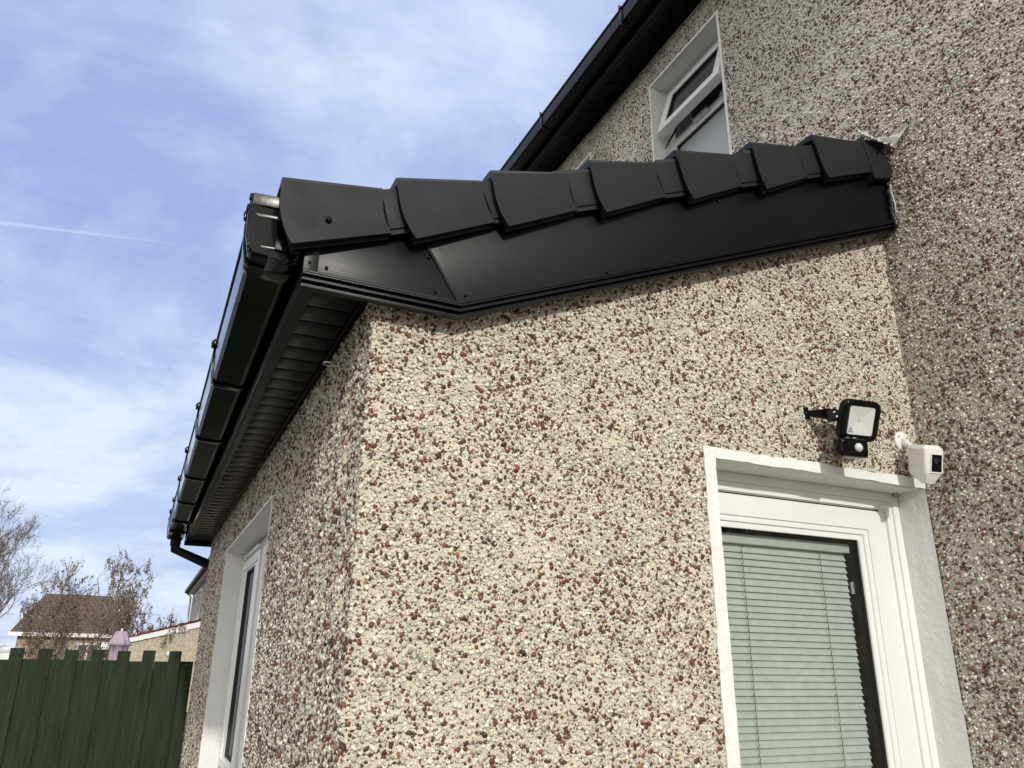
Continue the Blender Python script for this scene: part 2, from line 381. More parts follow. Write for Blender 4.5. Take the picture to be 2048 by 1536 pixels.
# main wall (faces left)
w = MB()
w.box(0, 0.10, -2.6, YU0, 0, 5.3); w.box(0, 0.10, YU1, 2.17, 3.2, 5.3); w.box(0, 0.10, YU0, YU1, 0, ZU0); w.box(0, 0.10, YU0, YU1, ZU1, 5.3)
w.box(0, 0.10, 2.13, 7.0, 3.2, 5.3) if False else None
w.box(0, 0.10, 2.81, 7.5, 0, 5.3); w.box(0, 0.10, 2.17, 2.81, 0, 3.96); w.box(0, 0.10, 2.17, 2.81, ZU1, 5.3); w.box(0, 0.10, YU1, 2.17, 0, 3.2)
def keepM1(y, z): return (y < 0.0) & (z < 3.75) & (z > 0)
def hole(y, z, a, b): return (y > a-0.016) & (y < b+0.016) & (z > ZU0-0.016) & (z < ZU1+0.016)
def keepM2(y, z): return (z >= 3.75) | ((z > 3.45) & (y >= 0))
fM1 = pebble_field(-1.7, 0.0, 0.7, 3.76, 0.0104, keepM1, lambda u, v: np.stack([np.zeros_like(u), u, v], -1), (0,1,0), (0,0,1), (-1,0,0), 6, 37, brown=0.33, hk=0.85, patch=0.25)
fM2 = pebble_field(-1.7, 3.4, 3.45, 5.10, 0.0114, lambda y, z: keepM2(y, z) & ~hole(y, z, YU0, YU1) & ~hole(y, z, 2.17, 2.81), lambda u, v: np.stack([np.zeros_like(u), u, v], -1), (0,1,0), (0,0,1), (-1,0,0), 5, 53, brown=0.33, hk=0.85, patch=0.25)
fM3 = pebble_field(-1.2, 0.0, 0.9, 3.7, 0.0080, keepM1, lambda u, v: np.stack([np.zeros_like(u), u, v], -1), (0,1,0), (0,0,1), (-1,0,0), 5, 91, dens=0.75, brown=0.26)
mw = wall_mesh('main_wall', w, [fM1, fM2, fM3], H, [MORTAR2, PEBBLE])

# floor, ceiling and back sheets; near-black colour stands in for unlit rooms
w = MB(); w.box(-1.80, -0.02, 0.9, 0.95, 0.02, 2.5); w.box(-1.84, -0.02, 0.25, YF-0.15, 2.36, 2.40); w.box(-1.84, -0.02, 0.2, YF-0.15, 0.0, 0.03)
w.build('dark_room_sheet', ROOMM, H)

# ragged painted render bands ------------------------------------------------
def ragged_strip(mb, a, b, wdt, side, plane, n=70, j=0.0022, thick=0.006, seed=0):
    """front band from a to b (2d), width wdt towards side; plane maps (u, v, depth)"""
    rr = random.Random(seed); a = Vector(a); b = Vector(b); sd_ = Vector(side)
    o1 = o2 = 0; pin = []; pout = []
    for i in range(n+1):
        p = a.lerp(b, i/n); o1 = o1*0.6 + rr.uniform(-j, j); o2 = o2*0.6 + rr.uniform(-j, j)
        pin.append(p + sd_*o1*0.6); pout.append(p + sd_*(wdt+o2))
    vs = [plane(p.x, p.y, -thick) for p in pin] + [plane(p.x, p.y, -thick+rr.uniform(-0.0008, 0.0008)) for p in pout] + [plane(p.x, p.y, 0.002) for p in pout] + [plane(p.x, p.y, 0.01) for p in pin]
    m_ = n+1; fs = []
    for i in range(n):
        for k in range(3): fs.append((k*m_+i, k*m_+i+1, (k+1)*m_+i+1, (k+1)*m_+i))
    mb.add(vs, fs, 0)
pA = lambda u, v, d: (u, d, v)                 # gable side plane, outside is -y
pB = lambda u, v, d: (D+d, u, v)               # long side plane (u = y), outside is -x
pM = lambda u, v, d: (d, u, v)

# door surround (reveals and bands)
ds = MB()
ragged_strip(ds, (XD, 0.1), (XD, ZL+0.034), 0.042, (-1, 0), pA, 120, seed=1)
ragged_strip(ds, (XD, ZL), (-0.0, ZL-0.002), 0.032, (0, 1), pA, 60, seed=2)
# lintel underside: slightly wavy front lip; left and right reveal
def sheet(mb, f, nu, nv, mi=0, smooth=True):
    vs = [f(i/nu, k/nv) for k in range(nv+1) for i in range(nu+1)]
    mb.add(vs, [(k*(nu+1)+i, k*(nu+1)+i+1, (k+1)*(nu+1)+i+1, (k+1)*(nu+1)+i) for k in range(nv) for i in range(nu)], mi, smooth)
nz = lambda a, b, s: mnoise.noise(Vector((a*s, b*s, 3.1)))
sheet(ds, lambda a, b: (XD-0.05 + a*(0.05-XD), -0.005+b*0.125, ZL + 0.0035*nz(a, b, 6)*(1-b)), 60, 8)
sheet(ds, lambda a, b: (-0.0035-0.002*nz(a*4, b, 9), -0.004+a*0.124, 0.1+b*(ZL-0.1)), 8, 60)
sheet(ds, lambda a, b: (XD-0.001, -0.004+a*0.124, 0.1+b*(ZL-0.1)), 4, 20)
ds.build('door_surround', PLASTER, H)
# window surrounds
wsd = MB()
sheet(wsd, lambda a, b: (D-0.006+a*0.122, YB1-0.003+0.001*nz(a, b, 5), ZB0+b*(ZB1-ZB0)), 6, 30)
sheet(wsd, lambda a, b: (D-0.006+a*0.122, YB0+0.003, ZB0+b*(ZB1-ZB0)), 6, 30)
sheet(wsd, lambda a, b: (D-0.006+a*0.122, YB0+b*(YB1-YB0), ZB1-0.004+0.002*nz(a, b, 7)*(1-a)), 6, 30)
ragged_strip(wsd, (YB0, ZB0), (YB0, ZB1+0.012), 0.012, (-1, 0), pB, 70, 0.0015, seed=3)
ragged_strip(wsd, (YB1, ZB0), (YB1, ZB1+0.012), 0.012, (1, 0), pB, 70, 0.0015, seed=4)
ragged_strip(wsd, (YB0, ZB1), (YB1, ZB1), 0.012, (0, 1), pB, 80, 0.0015, seed=5)
wsd.box(D-0.045, D+0.13, YB0-0.05, YB1+0.05, ZB0-0.05, ZB0)
wsd.build('window_surround', PLASTER, H)
for nm, (a, b) in (('window_surround', (YU0, YU1)), ('window_surround', (2.17, 2.81))):
    q = MB()
    for yy in (a+0.003, b-0.003): sheet(q, lambda s, t, yy=yy: (-0.006+s*0.15, yy, ZU0+t*(ZU1-ZU0)), 4, 10)
    sheet(q, lambda s, t: (-0.006+s*0.15, a+t*(b-a), ZU1-0.003), 4, 10); sheet(q, lambda s, t: (-0.006+s*0.15, a+t*(b-a), ZU0+0.003), 4, 10)
    ragged_strip(q, (a, ZU0), (a, ZU1+0.016), 0.016, (-1, 0), pM, 40, 0.001, seed=6)
    ragged_strip(q, (b, ZU0), (b, ZU1+0.016), 0.016, (1, 0), pM, 40, 0.001, seed=7)
    ragged_strip(q, (a, ZU1), (b, ZU1), 0.016, (0, 1), pM, 40, 0.001, seed=8)
    q.build(nm, PLASTER, H)

# ------------------------------------------------------------------ door
def frame_rect(mb, u0, u1, v0, v1, wdt, d0, d1, pl, mi=0, wv=None):
    wv = wdt if wv is None else wv
    """mitred rectangular frame, outer u0..u1 x v0..v1, profile width wdt, depth d0 (front) .. d1"""
    o = [(u0, v0), (u1, v0), (u1, v1), (u0, v1)]; i = [(u0+wdt, v0+wv), (u1-wdt, v0+wv), (u1-wdt, v1-wv), (u0+wdt, v1-wv)]
    vs = [pl(*p, d0) for p in o] + [pl(*p, d0) for p in i] + [pl(*p, d1) for p in o] + [pl(*p, d1) for p in i]
    fs = []
    for k in range(4):
        n = (k+1) % 4
        fs += [(k, n, 4+n, 4+k), (8+k, 8+n, 12+n, 12+k), (k, n, 8+n, 8+k), (4+k, 4+n, 12+n, 12+k)]
    mb.add(vs, fs, mi)
dr = empty('door', (-0.45, 0.117, 0.1), parent=H)
def sub(o): o.matrix_parent_inverse = Matrix.Translation(o.parent.location).inverted(); return o
f = MB()
frame_rect(f, -0.985, -0.004, 0.08, 2.108, 0.030, 0.112, 0.18, pA)
frame_rect(f, -0.955, -0.034, 0.11, 2.078, 0.030, 0.118, 0.18, pA)
frame_rect(f, -0.925, -0.064, 0.14, 2.060, 0.030, 0.126, 0.18, pA)
f.build('frame', UPVC, dr, bevel=0.004)
f = MB(); frame_rect(f, -0.935, -0.094, 0.13, 2.045, 0.006, 0.124, 0.17, pA); f.build('weather_seal', RUBBER, dr)
f = MB()
frame_rect(f, -0.928, -0.101, 0.14, 2.038, 0.068, 0.113, 0.148, pA)
frame_rect(f, -0.862, -0.167, 0.21, 1.972, 0.020, 0.119, 0.147, pA)
frame_rect(f, -0.843, -0.186, 0.23, 1.953, 0.020, 0.126, 0.1415, pA)
f.build('leaf', UPVC, dr, bevel=0.0035)
f = MB(); f.box(-0.845, -0.180, 0.142, 0.147, 0.22, 1.955); f.build('glass_pane', GLASS, dr)
f = MB(); frame_rect(f, -0.826, -0.204, 0.245, 1.937, 0.004, 0.134, 0.141, pA); f.build('glazing_gasket', RUBBER, dr)
f = MB(); f.box(-0.92, -0.105, 0.098, 0.113, 0.95, 0.99); f.box(-0.90, -0.875, 0.075, 0.113, 0.98, 1.20); f.tube([(-0.888, 0.085, 1.1), (-0.888, 0.055, 1.1), (-0.78, 0.055, 1.1)], 0.009); f.build('handle', STEEL, dr, bevel=0.002)
f = MB(); f.box(-0.99, 0, -0.02, 0.18, 0.0, 0.08); f.build('threshold', GREYW, dr, bevel=0.004)

# venetian blind, a thing of its own behind the glass
vb = empty('venetian_blind', (-0.5, 0.19, 1.93), 'pale green looking venetian blind hanging closed behind the door glass', 'blind')
f = MB(); f.box(-0.90, -0.205, 0.172, 0.205, 1.895, 1.925); f.build('head_rail', BLIND, vb, bevel=0.002)
f = MB(); z = 1.882; k = 0
rr = random.Random(3)
while z > 0.16:
    dz = rr.uniform(-0.0012, 0.0012); tl = rr.uniform(-0.0006, 0.0006)
    prof = [(-0.0125, 0.0), (-0.006, 0.0022), (0.0, 0.003), (0.006, 0.0022), (0.0125, 0.0)]
    pts = []
    ang = R(73) + rr.uniform(-0.03, 0.03)
    for (a, b) in prof:
        yy = 0.190 + a*math.cos(ang) + b*math.sin(ang); zz = z + dz - a*math.sin(ang)*-1 + b*math.cos(ang)
        pts.append((yy, zz))
    x0, x1 = -0.90, -0.212
    f.add([(x0, p[0], p[1]+tl) for p in pts] + [(x1, p[0], p[1]-tl) for p in pts], [(i, i+1, 6+i, 5+i) for i in range(4)], 0, True)
    z -= 0.0205; k += 1
f.build('slats', BLIND, vb)
for xc in (-0.665, -0.335):
    f = MB(); zz = 1.89
    while zz > 0.2:
        f.tube([(xc, 0.1825, zz), (xc+0.001, 0.1795, zz-0.010), (xc, 0.1825, zz-0.0195)], 0.0011, 5); zz -= 0.0205
    f.build('ladder_cord', CORD, vb)
f = MB(); f.box(-0.208, -0.196, 0.178, 0.186, 1.76, 1.80); f.build('cord_clip', BLIND, vb, bevel=0.001)

# ------------------------------------------------------------------ side window
wi = empty('window', (D+0.11, 2.4, 1.0), parent=H)
f = MB(); frame_rect(f, YB0, YB1, ZB0, ZB1-0.01, 0.055, 0.112, 0.17, pB); f.box(D+0.112, D+0.17, 2.47, 2.53, ZB0+0.05, ZB1-0.06); f.build('frame', UPVC, wi, bevel=0.004)
for (a, b) in ((2.555, 3.300), (YB0+0.06, 2.455)):
    wide = 0.215 if a > 2 else 0.095
    s = MB(); frame_rect(s, a, b, ZB0+0.055, ZB1-0.068, 0.065, 0.096, 0.15, pB, wv=0.050)
    frame_rect(s, a+0.066, b-0.066, ZB0+0.106, ZB1-0.119, wide-0.066, 0.103, 0.15, pB, wv=0.016)
    s.build('sash', UPVC, wi, bevel=0.004)
    s = MB(); frame_rect(s, a+wide-0.002, b-wide+0.002, ZB0+0.121, ZB1-0.134, 0.016, 0.101, 0.15, pB, wv=0.010); s.build('gasket', RUBBER, wi)
    s = MB(); s.box(D+0.121, D+0.125, a+wide, b-wide, ZB0+0.12, ZB1-0.13); s.build('pane', NETG, wi)
f = MB(); f.box(D+0.088, D+0.112, 2.62, 3.2, ZB1-0.055, ZB1-0.035); f.build('trickle_vent', UPVC, wi, bevel=0.003)
f = MB(); f.box(D+0.112, D+0.120, 2.531, 2.545, ZB0+0.05, ZB1-0.06); f.build('weather_seal', RUBBER, wi)

# upstairs windows
def upstairs(a, b, openit):
    e = empty('window', (0.12, (a+b)/2, ZU0), parent=H)
    f = MB(); frame_rect(f, a, b, ZU0, ZU1, 0.055, 0.115, 0.18, pM); f.box(0.116, 0.18, a+0.05, b-0.05, 4.475, 4.53)
    f.build('frame', UPVC, e, bevel=0.004)
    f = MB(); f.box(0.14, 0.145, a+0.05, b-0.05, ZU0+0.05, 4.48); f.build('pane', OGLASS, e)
    f = MB(); frame_rect(f, a+0.055, b-0.055, ZU0+0.055, 4.475, 0.007, 0.125, 0.14, pM); f.build('gasket', RUBBER, e)
    # top hung sash, hinged at its head, open outwards
    ang = R(17) if openit else 0.0
    hz, hx = ZU1-0.05, 0.118
    def ps(u, v, d):
        vv = v - hz; dd = d - hx
        return (hx + dd*math.cos(ang) + vv*math.sin(ang), u, hz + vv*math.cos(ang) - dd*math.sin(ang))
    zb = 4.515
    f = MB(); frame_rect(f, a+0.035, b-0.035, zb, hz, 0.058, hx-0.022, hx+0.03, ps); f.build('sash', UPVC, e, bevel=0.004)
    f = MB(); frame_rect(f, a+0.092, b-0.092, zb+0.057, hz-0.057, 0.007, hx-0.014, hx, ps); f.build('gasket', RUBBER, e)
    f = MB(); q = [ps(u, v, hx) for u, v in ((a+0.09, zb+0.055), (b-0.09, zb+0.055), (b-0.09, hz-0.055), (a+0.09, hz-0.055))]
    q2 = [ps(u, v, hx+0.004) for u, v in ((a+0.09, zb+0.055), (b-0.09, zb+0.055), (b-0.09, hz-0.055), (a+0.09, hz-0.055))]
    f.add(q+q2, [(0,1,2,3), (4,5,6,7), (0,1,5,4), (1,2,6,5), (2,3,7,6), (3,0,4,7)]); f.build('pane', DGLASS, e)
    if openit:
        f = MB(); 
        for yy in (a+0.065, b-0.065): f = MB(); f.box(0, 0.010, yy-0.004, yy+0.004, -0.20, 0, M=Matrix.Translation((0.115, 0, 4.60)) @ Matrix.Rotation(R(28), 4, 'Y')); f.build('stay', STEEL, e)
        f = MB(); f.box(0.085, 0.118, (a+b)/2-0.07, (a+b)/2+0.06, 4.50, 4.512)
        f.build('stay', STEEL, e)
    f = MB(); f.box(0.30, 0.32, a, b, ZU0, ZU1); f.build('dark_room_sheet', ROOMM, e)  # dark sheet standing in for the unlit room
upstairs(YU0, YU1, True); upstairs(2.17, 2.81, False)

# ------------------------------------------------------------------ lean-to roof
rf = MB()
y0, y1 = -0.095, YF+0.095
for i in range(6):                                  # stepped courses of flat tiles
    xa, xb = -2.225+i*0.372, -2.225+(i+1)*0.372+0.03
    if xb > 0: xb = 0.0
    za = 2.552 + (xa+2.225)*0.418
    zb_ = za + (xb-xa)*0.418 - 0.024
    rf.add([(xa, y0, za), (xb, y0, zb_), (xb, y1, zb_), (xa, y1, za), (xa, y0, za+0.024), (xb, y0, zb_+0.024), (xb, y1, zb_+0.024), (xa, y1, za+0.024)],
           [(0,1,2,3), (4,5,6,7), (0,1,5,4), (1,2,6,5), (2,3,7,6), (3,0,4,7)])
roof = rf.build('extension_roof', DARKGREY, H)

# verge units (B = lower outer corner; L length along the slope)
P_ = math.atan(RT); sv = Vector((math.cos(P_), 0, math.sin(P_))); tv = Vector((-math.sin(P_), 0, math.cos(P_)))
def verge_unit(B, R_, nextx, T, TR, neck=True, h0=None):
    """B,R_: bottom left/right corner, T,TR: top left/right corner (x, z) of the outer face"""
    body = MB(); NS = 12; yl, yr = -0.112, -0.100
    secs = []
    nseg = 9
    # outer face grid: a along, b from bottom to top; left edge bows downslope
    def P(a, b):
        bl = Vector((B[0], B[1])).lerp(Vector((T[0], T[1])), b); br_ = Vector((R_[0], R_[1])).lerp(Vector((TR[0], TR[1])), b)
        bow = math.sin(math.pi*min(1, b**0.85))*0.0190
        bl = bl - Vector((sv.x, sv.z))*bow; br_ = br_ - Vector((sv.x, sv.z))*bow*0.8
        p = bl.lerp(br_, a); y = yl + (yr-yl)*a - 0.006*math.sin(math.pi*b) + (0.010 if b >= 0.999 else 0.0)
        return Vector((p.x, y, p.y))
    nb = 12
    def grid(off_y, off_n, mi):
        pass
    cols = []
    for i in range(nseg):
        a = i/(nseg-1); col = [P(a, j/nb) for j in range(nb+1)]
        topy = [col[-1] + Vector((0, 0.012, 0.002)), col[-1] + Vector((0.001, 0.10, 0.006))]
        und = [col[0] + Vector((0, 0.006, -0.001)), col[0] + Vector((0, 0.007, 0.004)), col[0] + Vector((0, 0.026, 0.004)), col[0] + Vector((0, 0.027, -0.004)), col[0] + Vector((0, 0.032, -0.004)), col[0] + Vector((0, 0.033, 0.010)), col[0] + Vector((0.0, 0.05, 0.012))]
        # closed loop: face up, over the top, back inside
        inner = [col[-1] + Vector((0.0, 0.10, -0.004)), P(a, 0.9) + Vector((0, 0.010, -0.004)), P(a, 0.1) + Vector((0, 0.010, 0.0))]
        cols.append(col + topy + inner + und[::-1])
    body.loft(cols, 0, closed=True, smooth=False, caps=True)
    o = body.build('verge_tile', TILE, roof)
    for p in o.data.polygons: p.use_smooth = True
    o.data.set_sharp_from_angle(angle=R(30))
    if neck:
        n_ = MB(); cols = []
        for a in (0.0, 1.0):
            col = []
            for j in range(nb+1):
                b = 0.10 + 0.86*j/nb
                q = P(1.0, b) + sv*(a*(nextx) - 0.004) + Vector((0, 0.006, 0)); q.y = max(q.y, -0.103+0.004)
                q += (sv*0.0 - tv*0.0)
                col.append(q)
            lip = [col[0] + Vector((0, 0.006, 0)), col[0] + Vector((0.002, 0.006, -0.014)), col[0] + Vector((0.002, 0.012, -0.014)), col[0] + Vector((0, 0.05, 0.0))]
            cols.append(col + [col[-1] + Vector((0, 0.09, 0.004)), col[-1] + Vector((0, 0.09, -0.006))] + lip[::-1])
        n_.loft(cols, 0, True, False, True); o2 = n_.build('verge_tile_collar', TILE, o)
    return o
Bs = [(-2.193, 2.457), (-1.886, 2.548), (-1.625, 2.653), (-1.309, 2.784), (-0.981, 2.923), (-0.668, 3.051), (-0.366, 3.187)]
Ts = [(-2.233, 2.638), (-1.948, 2.721), (-1.681, 2.825), (-1.361, 2.959), (-1.038, 3.098), (-0.713, 3.235), (-0.416, 3.364)]
Rs = [(-1.949, 2.555), (-1.660, 2.665), (-1.399, 2.775), (-1.080, 2.912), (-0.763, 3.044), (-0.455, 3.170), (-0.110, 3.298)]
TRs = [(-1.978, 2.686), (-1.706, 2.791), (-1.434, 2.899), (-1.117, 3.033), (-0.800, 3.165), (-0.495, 3.296), (-0.150, 3.425)]
for k in range(7):
    nx = (Bs[k+1][0]-Rs[k][0])/math.cos(P_)+0.04 if k < 6 else 0.06
    verge_unit(Bs[k], Rs[k], nx, Ts[k], TRs[k])
f = MB(); f.tube([(-2.113, -0.110, 2.542), (-2.113, -0.1155, 2.542), (-2.113, -0.119, 2.542), (-2.113, -0.1215, 2.542)], [0.0085, 0.0085, 0.0075, 0.004], 12); f.build('screw_cap', GLOSS, roof)
# last abutment piece against the main wall
f = MB()
f.prism([(-0.115, 3.265), (-0.01, 3.300), (-0.004, 3.36), (-0.05, 3.415), (-0.12, 3.445), (-0.150, 3.40)], lambda a, b: (a, -0.098, b), lambda a, b: (a, 0.05, b))
f.prism([(-0.118, 3.262), (-0.106, 3.262), (-0.145, 3.442), (-0.157, 3.440)], lambda a, b: (a, -0.108, b), lambda a, b: (a, 0.05, b))
f.build('verge_end_cap', TILE, roof, bevel=0.004)
f = MB(); f.tube([(-0.075, -0.098, 3.395), (-0.075, -0.104, 3.395)], 0.005, 8); f.build('screw', GLOSS, roof)
# crumpled flashing
f = MB()
def fl(a, b):
    base = Vector((-0.160, -0.108, 3.440)).lerp(Vector((-0.022, -0.132, 3.405)), a)
    hgt = 0.060 + 0.01*math.sin(a*9)
    lift = Vector((0.02, 0.055, hgt))*b
    w_ = 0.013*mnoise.noise(Vector((a*7, b*4, 1.0))) + 0.007*math.sin(a*34 + b*3)
    return base + lift + Vector((0, -abs(w_)*1.0-0.006, w_*0.5))
sheet(f, fl, 40, 10, smooth=False)
o = f.build('flashing', LEAD, roof); md = o.modifiers.new('thick', 'SOLIDIFY'); md.thickness = 0.002
def folded(pts, x0, fold, mt):
    f = MB(); c = sum((Vector(p) for p in pts), Vector((0, 0)))/len(pts); n = len(pts); rr_ = random.Random(len(pts))
    vs = [(x0+fold*(0.5 if k % 2 else -0.3)+rr_.uniform(-.003, .003), p[0], p[1]) for k, p in enumerate(pts)]
    md_ = [(x0+fold*rr_.uniform(-.6, .6), (p[0]+c.x)/2+rr_.uniform(-.003, .003), (p[1]+c.y)/2+rr_.uniform(-.003, .003)) for p in pts]
    vs = vs + md_ + [(x0-fold, c.x, c.y)]
    fs = [(k, (k+1) % n, n+(k+1) % n, n+k) for k in range(n)] + [(n+k, n+(k+1) % n, 2*n) for k in range(n)]
    f.add(vs, fs); o = f.build('flashing', mt, roof); md = o.modifiers.new('thick', 'SOLIDIFY'); md.thickness = 0.002; return o
folded([(-0.030, 3.520), (-0.062, 3.478), (-0.095, 3.440), (-0.128, 3.412), (-0.168, 3.436), (-0.204, 3.468), (-0.200, 3.480), (-0.145, 3.452), (-0.118, 3.462), (-0.098, 3.488)], -0.022, 0.008, LEAD)
folded([(-0.108, 3.486), (-0.122, 3.460), (-0.145, 3.450), (-0.200, 3.476), (-0.207, 3.496), (-0.160, 3.484)], -0.012, 0.004, DARKGREY)  # underside of the folded flashing, shade put into its darker colour

# ------------------------------------------------------------------ bargeboard and box end
XL = -2.155
def zb(x, off=0.0):                                   # bottom line of the bargeboard
    return (2.400 if x < XV else 2.397 + RT*(x-XV)) + off
bb = MB(); yf = -0.062
ZT = lambda x: 2.520 + RT*(x - XV)
bb.prism([(XL+0.036, zb(XL)+0.018), (XV, zb(XV)+0.018), (-1.862, 2.58), (XL+0.036, 2.57)], lambda a, b: (a, yf, b), lambda a, b: (a, yf+0.018, b))
bb.prism([(XV+0.002, zb(XV)+0.018), (-0.004, zb(0)+0.018), (-0.004, ZT(0)+0.16), (-1.858, 2.68), (-1.860, 2.58)], lambda a, b: (a, yf-0.0005, b), lambda a, b: (a, yf+0.018, b))
barge = bb.build('bargeboard', BARGE, H, bevel=0.0015)
# cover strip on the joint
f = MB(); d_ = (Vector((XV, 0, zb(XV)+0.018)) - Vector((-1.860, 0, 2.58))).normalized(); nn = Vector((d_.z, 0, -d_.x))
a0, a1 = Vector((-1.872, 0, 2.61)), Vector((XV-0.004, 0, zb(XV)+0.022))
for s_, t_ in ((-0.0035, 0.0035),):
    f.add([a0+nn*s_+Vector((0, yf-0.003, 0)), a0+nn*t_+Vector((0, yf-0.003, 0)), a1+nn*t_+Vector((0, yf-0.003, 0)), a1+nn*s_+Vector((0, yf-0.003, 0)),
           a0+nn*s_+Vector((0, yf+0.002, 0)), a0+nn*t_+Vector((0, yf+0.002, 0)), a1+nn*t_+Vector((0, yf+0.002, 0)), a1+nn*s_+Vector((0, yf+0.002, 0))],
          [(0,1,2,3), (0,1,5,4), (1,2,6,5), (2,3,7,6), (3,0,4,7), (4,5,6,7)])
f.build('joint_strip', BARGE, barge)
# stepped mouldings along the bottom edge
def mould(mb, x0, x1, z0, z1, y_out, y_in):
    xs = [x0, XV, x1] if x0 < XV < x1 else [x0, x1]
    secs = []
    for x in xs:
        b = zb(x); secs.append([(x, y_out, b+z0), (x, y_out, b+z1), (x, y_in, b+z1), (x, y_in, b+z0)])
    mb.loft(secs, 0)
f = MB()
mould(f, XL, -0.003, 0.012, 0.018, yf-0.010, -0.046); mould(f, XL-0.001, -0.003, 0.003, 0.0085, yf-0.016, -0.046)
mould(f, XL, -0.003, -0.007, 0.0125, yf-0.004, -0.046); mould(f, XL-0.001, -0.003, -0.011, -0.006, yf-0.011, -0.046); mould(f, XL, -0.003, -0.022, -0.010, yf+0.002, -0.046); mould(f, XL, -0.003, -0.026, -0.022, yf-0.004, -0.046)
f.build('bottom_trim', BARGE, barge, bevel=0.0012)
f = MB(); f.box(XL, XL+0.036, yf-0.0035, yf+0.02, zb(XL)+0.018, 2.575); f.box(XL, XL+0.012, yf+0.02, 0.06, zb(XL)+0.0, 2.575); f.build('corner_trim', BARGE, barge, bevel=0.002)
for (x, z) in ((-2.140, 2.440), (-2.098, 2.436), (-1.812, 2.432), (-1.728, 2.440), (-1.835, 2.53), (-1.285, 2.612), (-0.84, 2.98), (-0.60, 2.88)):
    f = MB(); f.tube([(x, yf-0.0005, z), (x, yf-0.004, z), (x, yf-0.0055, z)], [0.0045, 0.0045, 0.0025], 10); f.build('screw', GLOSS, barge)
# sealant blobs where the board meets the main wall
f = MB()
pts = []; rads = []
rs = random.Random(9)
for i in range(26):
    t = i/25; pts.append((-0.008+rs.uniform(-0.003, 0.003), -0.070+rs.uniform(-0.004, 0.004), zb(0)-0.02 + t*0.26)); rads.append(0.011+rs.uniform(-0.004, 0.005))
f.tube(pts, rads, 8); f.build('sealant', SEAL, barge)
f = MB(); f.tube([(-0.010, -0.083, 3.14), (-0.007, -0.085, 3.19), (-0.010, -0.082, 3.24), (-0.012, -0.082, 3.28)], [0.002, 0.0035, 0.003, 0.002], 6); f.build('sealant', SEALW, barge)
# blocking behind the board, between board and wall
f = MB(); f.prism([(D, 2.432), (XV, 2.432), (-0.002, 2.432-RT*XV), (-0.002, 3.42), (-2.10, 2.56), (D, 2.56)], lambda a, b: (a, yf+0.02, b), lambda a, b: (a, -0.002, b)); f.build('soffit_filler', RUBBER, barge)
# far verge board so the roof reads from the other side too
f = MB(); f.prism([(XL, 2.40), (XV, 2.40), (-0.004, 3.10), (-0.004, 3.46), (XL, 2.57)], lambda a, b: (a, YF+0.045, b), lambda a, b: (a, YF+0.062, b)); f.build('bargeboard', BARGE, H)

# ------------------------------------------------------------------ eaves of the extension: soffit, fascia
XS = -2.139
so = MB(); y = -0.04; i = 0
while y < YF+0.05:
    y2 = min(y+0.1045, YF+0.055); so.box(XS+0.030, D-0.002, y, y2-0.0065, ZS+0.0025, ZS+0.012); y += 0.105
so.box(XS, D, -0.05, YF+0.05, ZS+0.012, ZS+0.02)
soffit = so.build('soffit', SOFF, H, bevel=0.0012)
f = MB(); f.box(XS-0.006, XS+0.034, -0.055, YF+0.06, ZS-0.003, ZS+0.003); f.box(XS-0.006, XS-0.002, -0.055, YF+0.06, ZS, ZS+0.018); f.build('edge_trim', BARGE, soffit, bevel=0.001)
f = MB(); f.box(D-0.022, D-0.003, 0.0, YF, ZS-0.004, ZS+0.0035); f.build('wall_trim', SOFF, soffit, bevel=0.001)
for yv in (1.022, 2.623):
    f = MB()
    for s_ in range(11):
        xx = XS+0.042+s_*0.0115; f.add([(xx, yv-0.010, ZS+0.0028), (xx+0.0055, yv-0.014, ZS+0.0028), (xx+0.0085, yv+0.014, ZS+0.0028), (xx+0.003, yv+0.018, ZS+0.0028)], [(0,1,2,3)])
    f.build('vent_slots', RUBBER, soffit)
fa = MB()
fa.prism([(XS, ZS-0.004), (XS-0.012, ZS-0.004), (XS-0.014, ZS+0.004), (XS-0.006, ZS+0.010), (XS-0.006, ZS+0.018), (XS-0.010, ZS+0.026), (XS-0.002, ZS+0.030), (XS-0.002, 2.59), (XS+0.018, 2.59), (XS+0.018, ZS+0.01)],
         lambda a, b: (a, -0.045, b), lambda a, b: (a, YF+0.06, b))
fascia = fa.build('fascia', GLOSS, H, bevel=0.001)

# ------------------------------------------------------------------ gutter
GP = [(-2.290, 2.602), (-2.290, 2.588), (-2.283, 2.582), (-2.283, 2.556), (-2.286, 2.550), (-2.284, 2.500), (-2.280, 2.462), (-2.270, 2.451), (-2.190, 2.445), (-2.176, 2.450), (-2.168, 2.470), (-2.166, 2.595),
      (-2.169, 2.595), (-2.171, 2.471), (-2.179, 2.454), (-2.192, 2.449), (-2.268, 2.455), (-2.277, 2.464), (-2.281, 2.501), (-2.280, 2.560), (-2.280, 2.602)]
def gut_outer(g_=0.0, n=12):
    c = Vector((-2.228, 2.53)); o = []
    for p in GP[:12]:
        v = Vector(p) - c; o.append(tuple(c + v*(1+g_/v.length)))
    return o
gu = MB(); gu.prism(GP, lambda a, b: (a, -0.015, b), lambda a, b: (a, YF+0.12, b), 0, True)
gutter = gu.build('gutter', GLOSS, H); gutter.data.set_sharp_from_angle(angle=R(11))
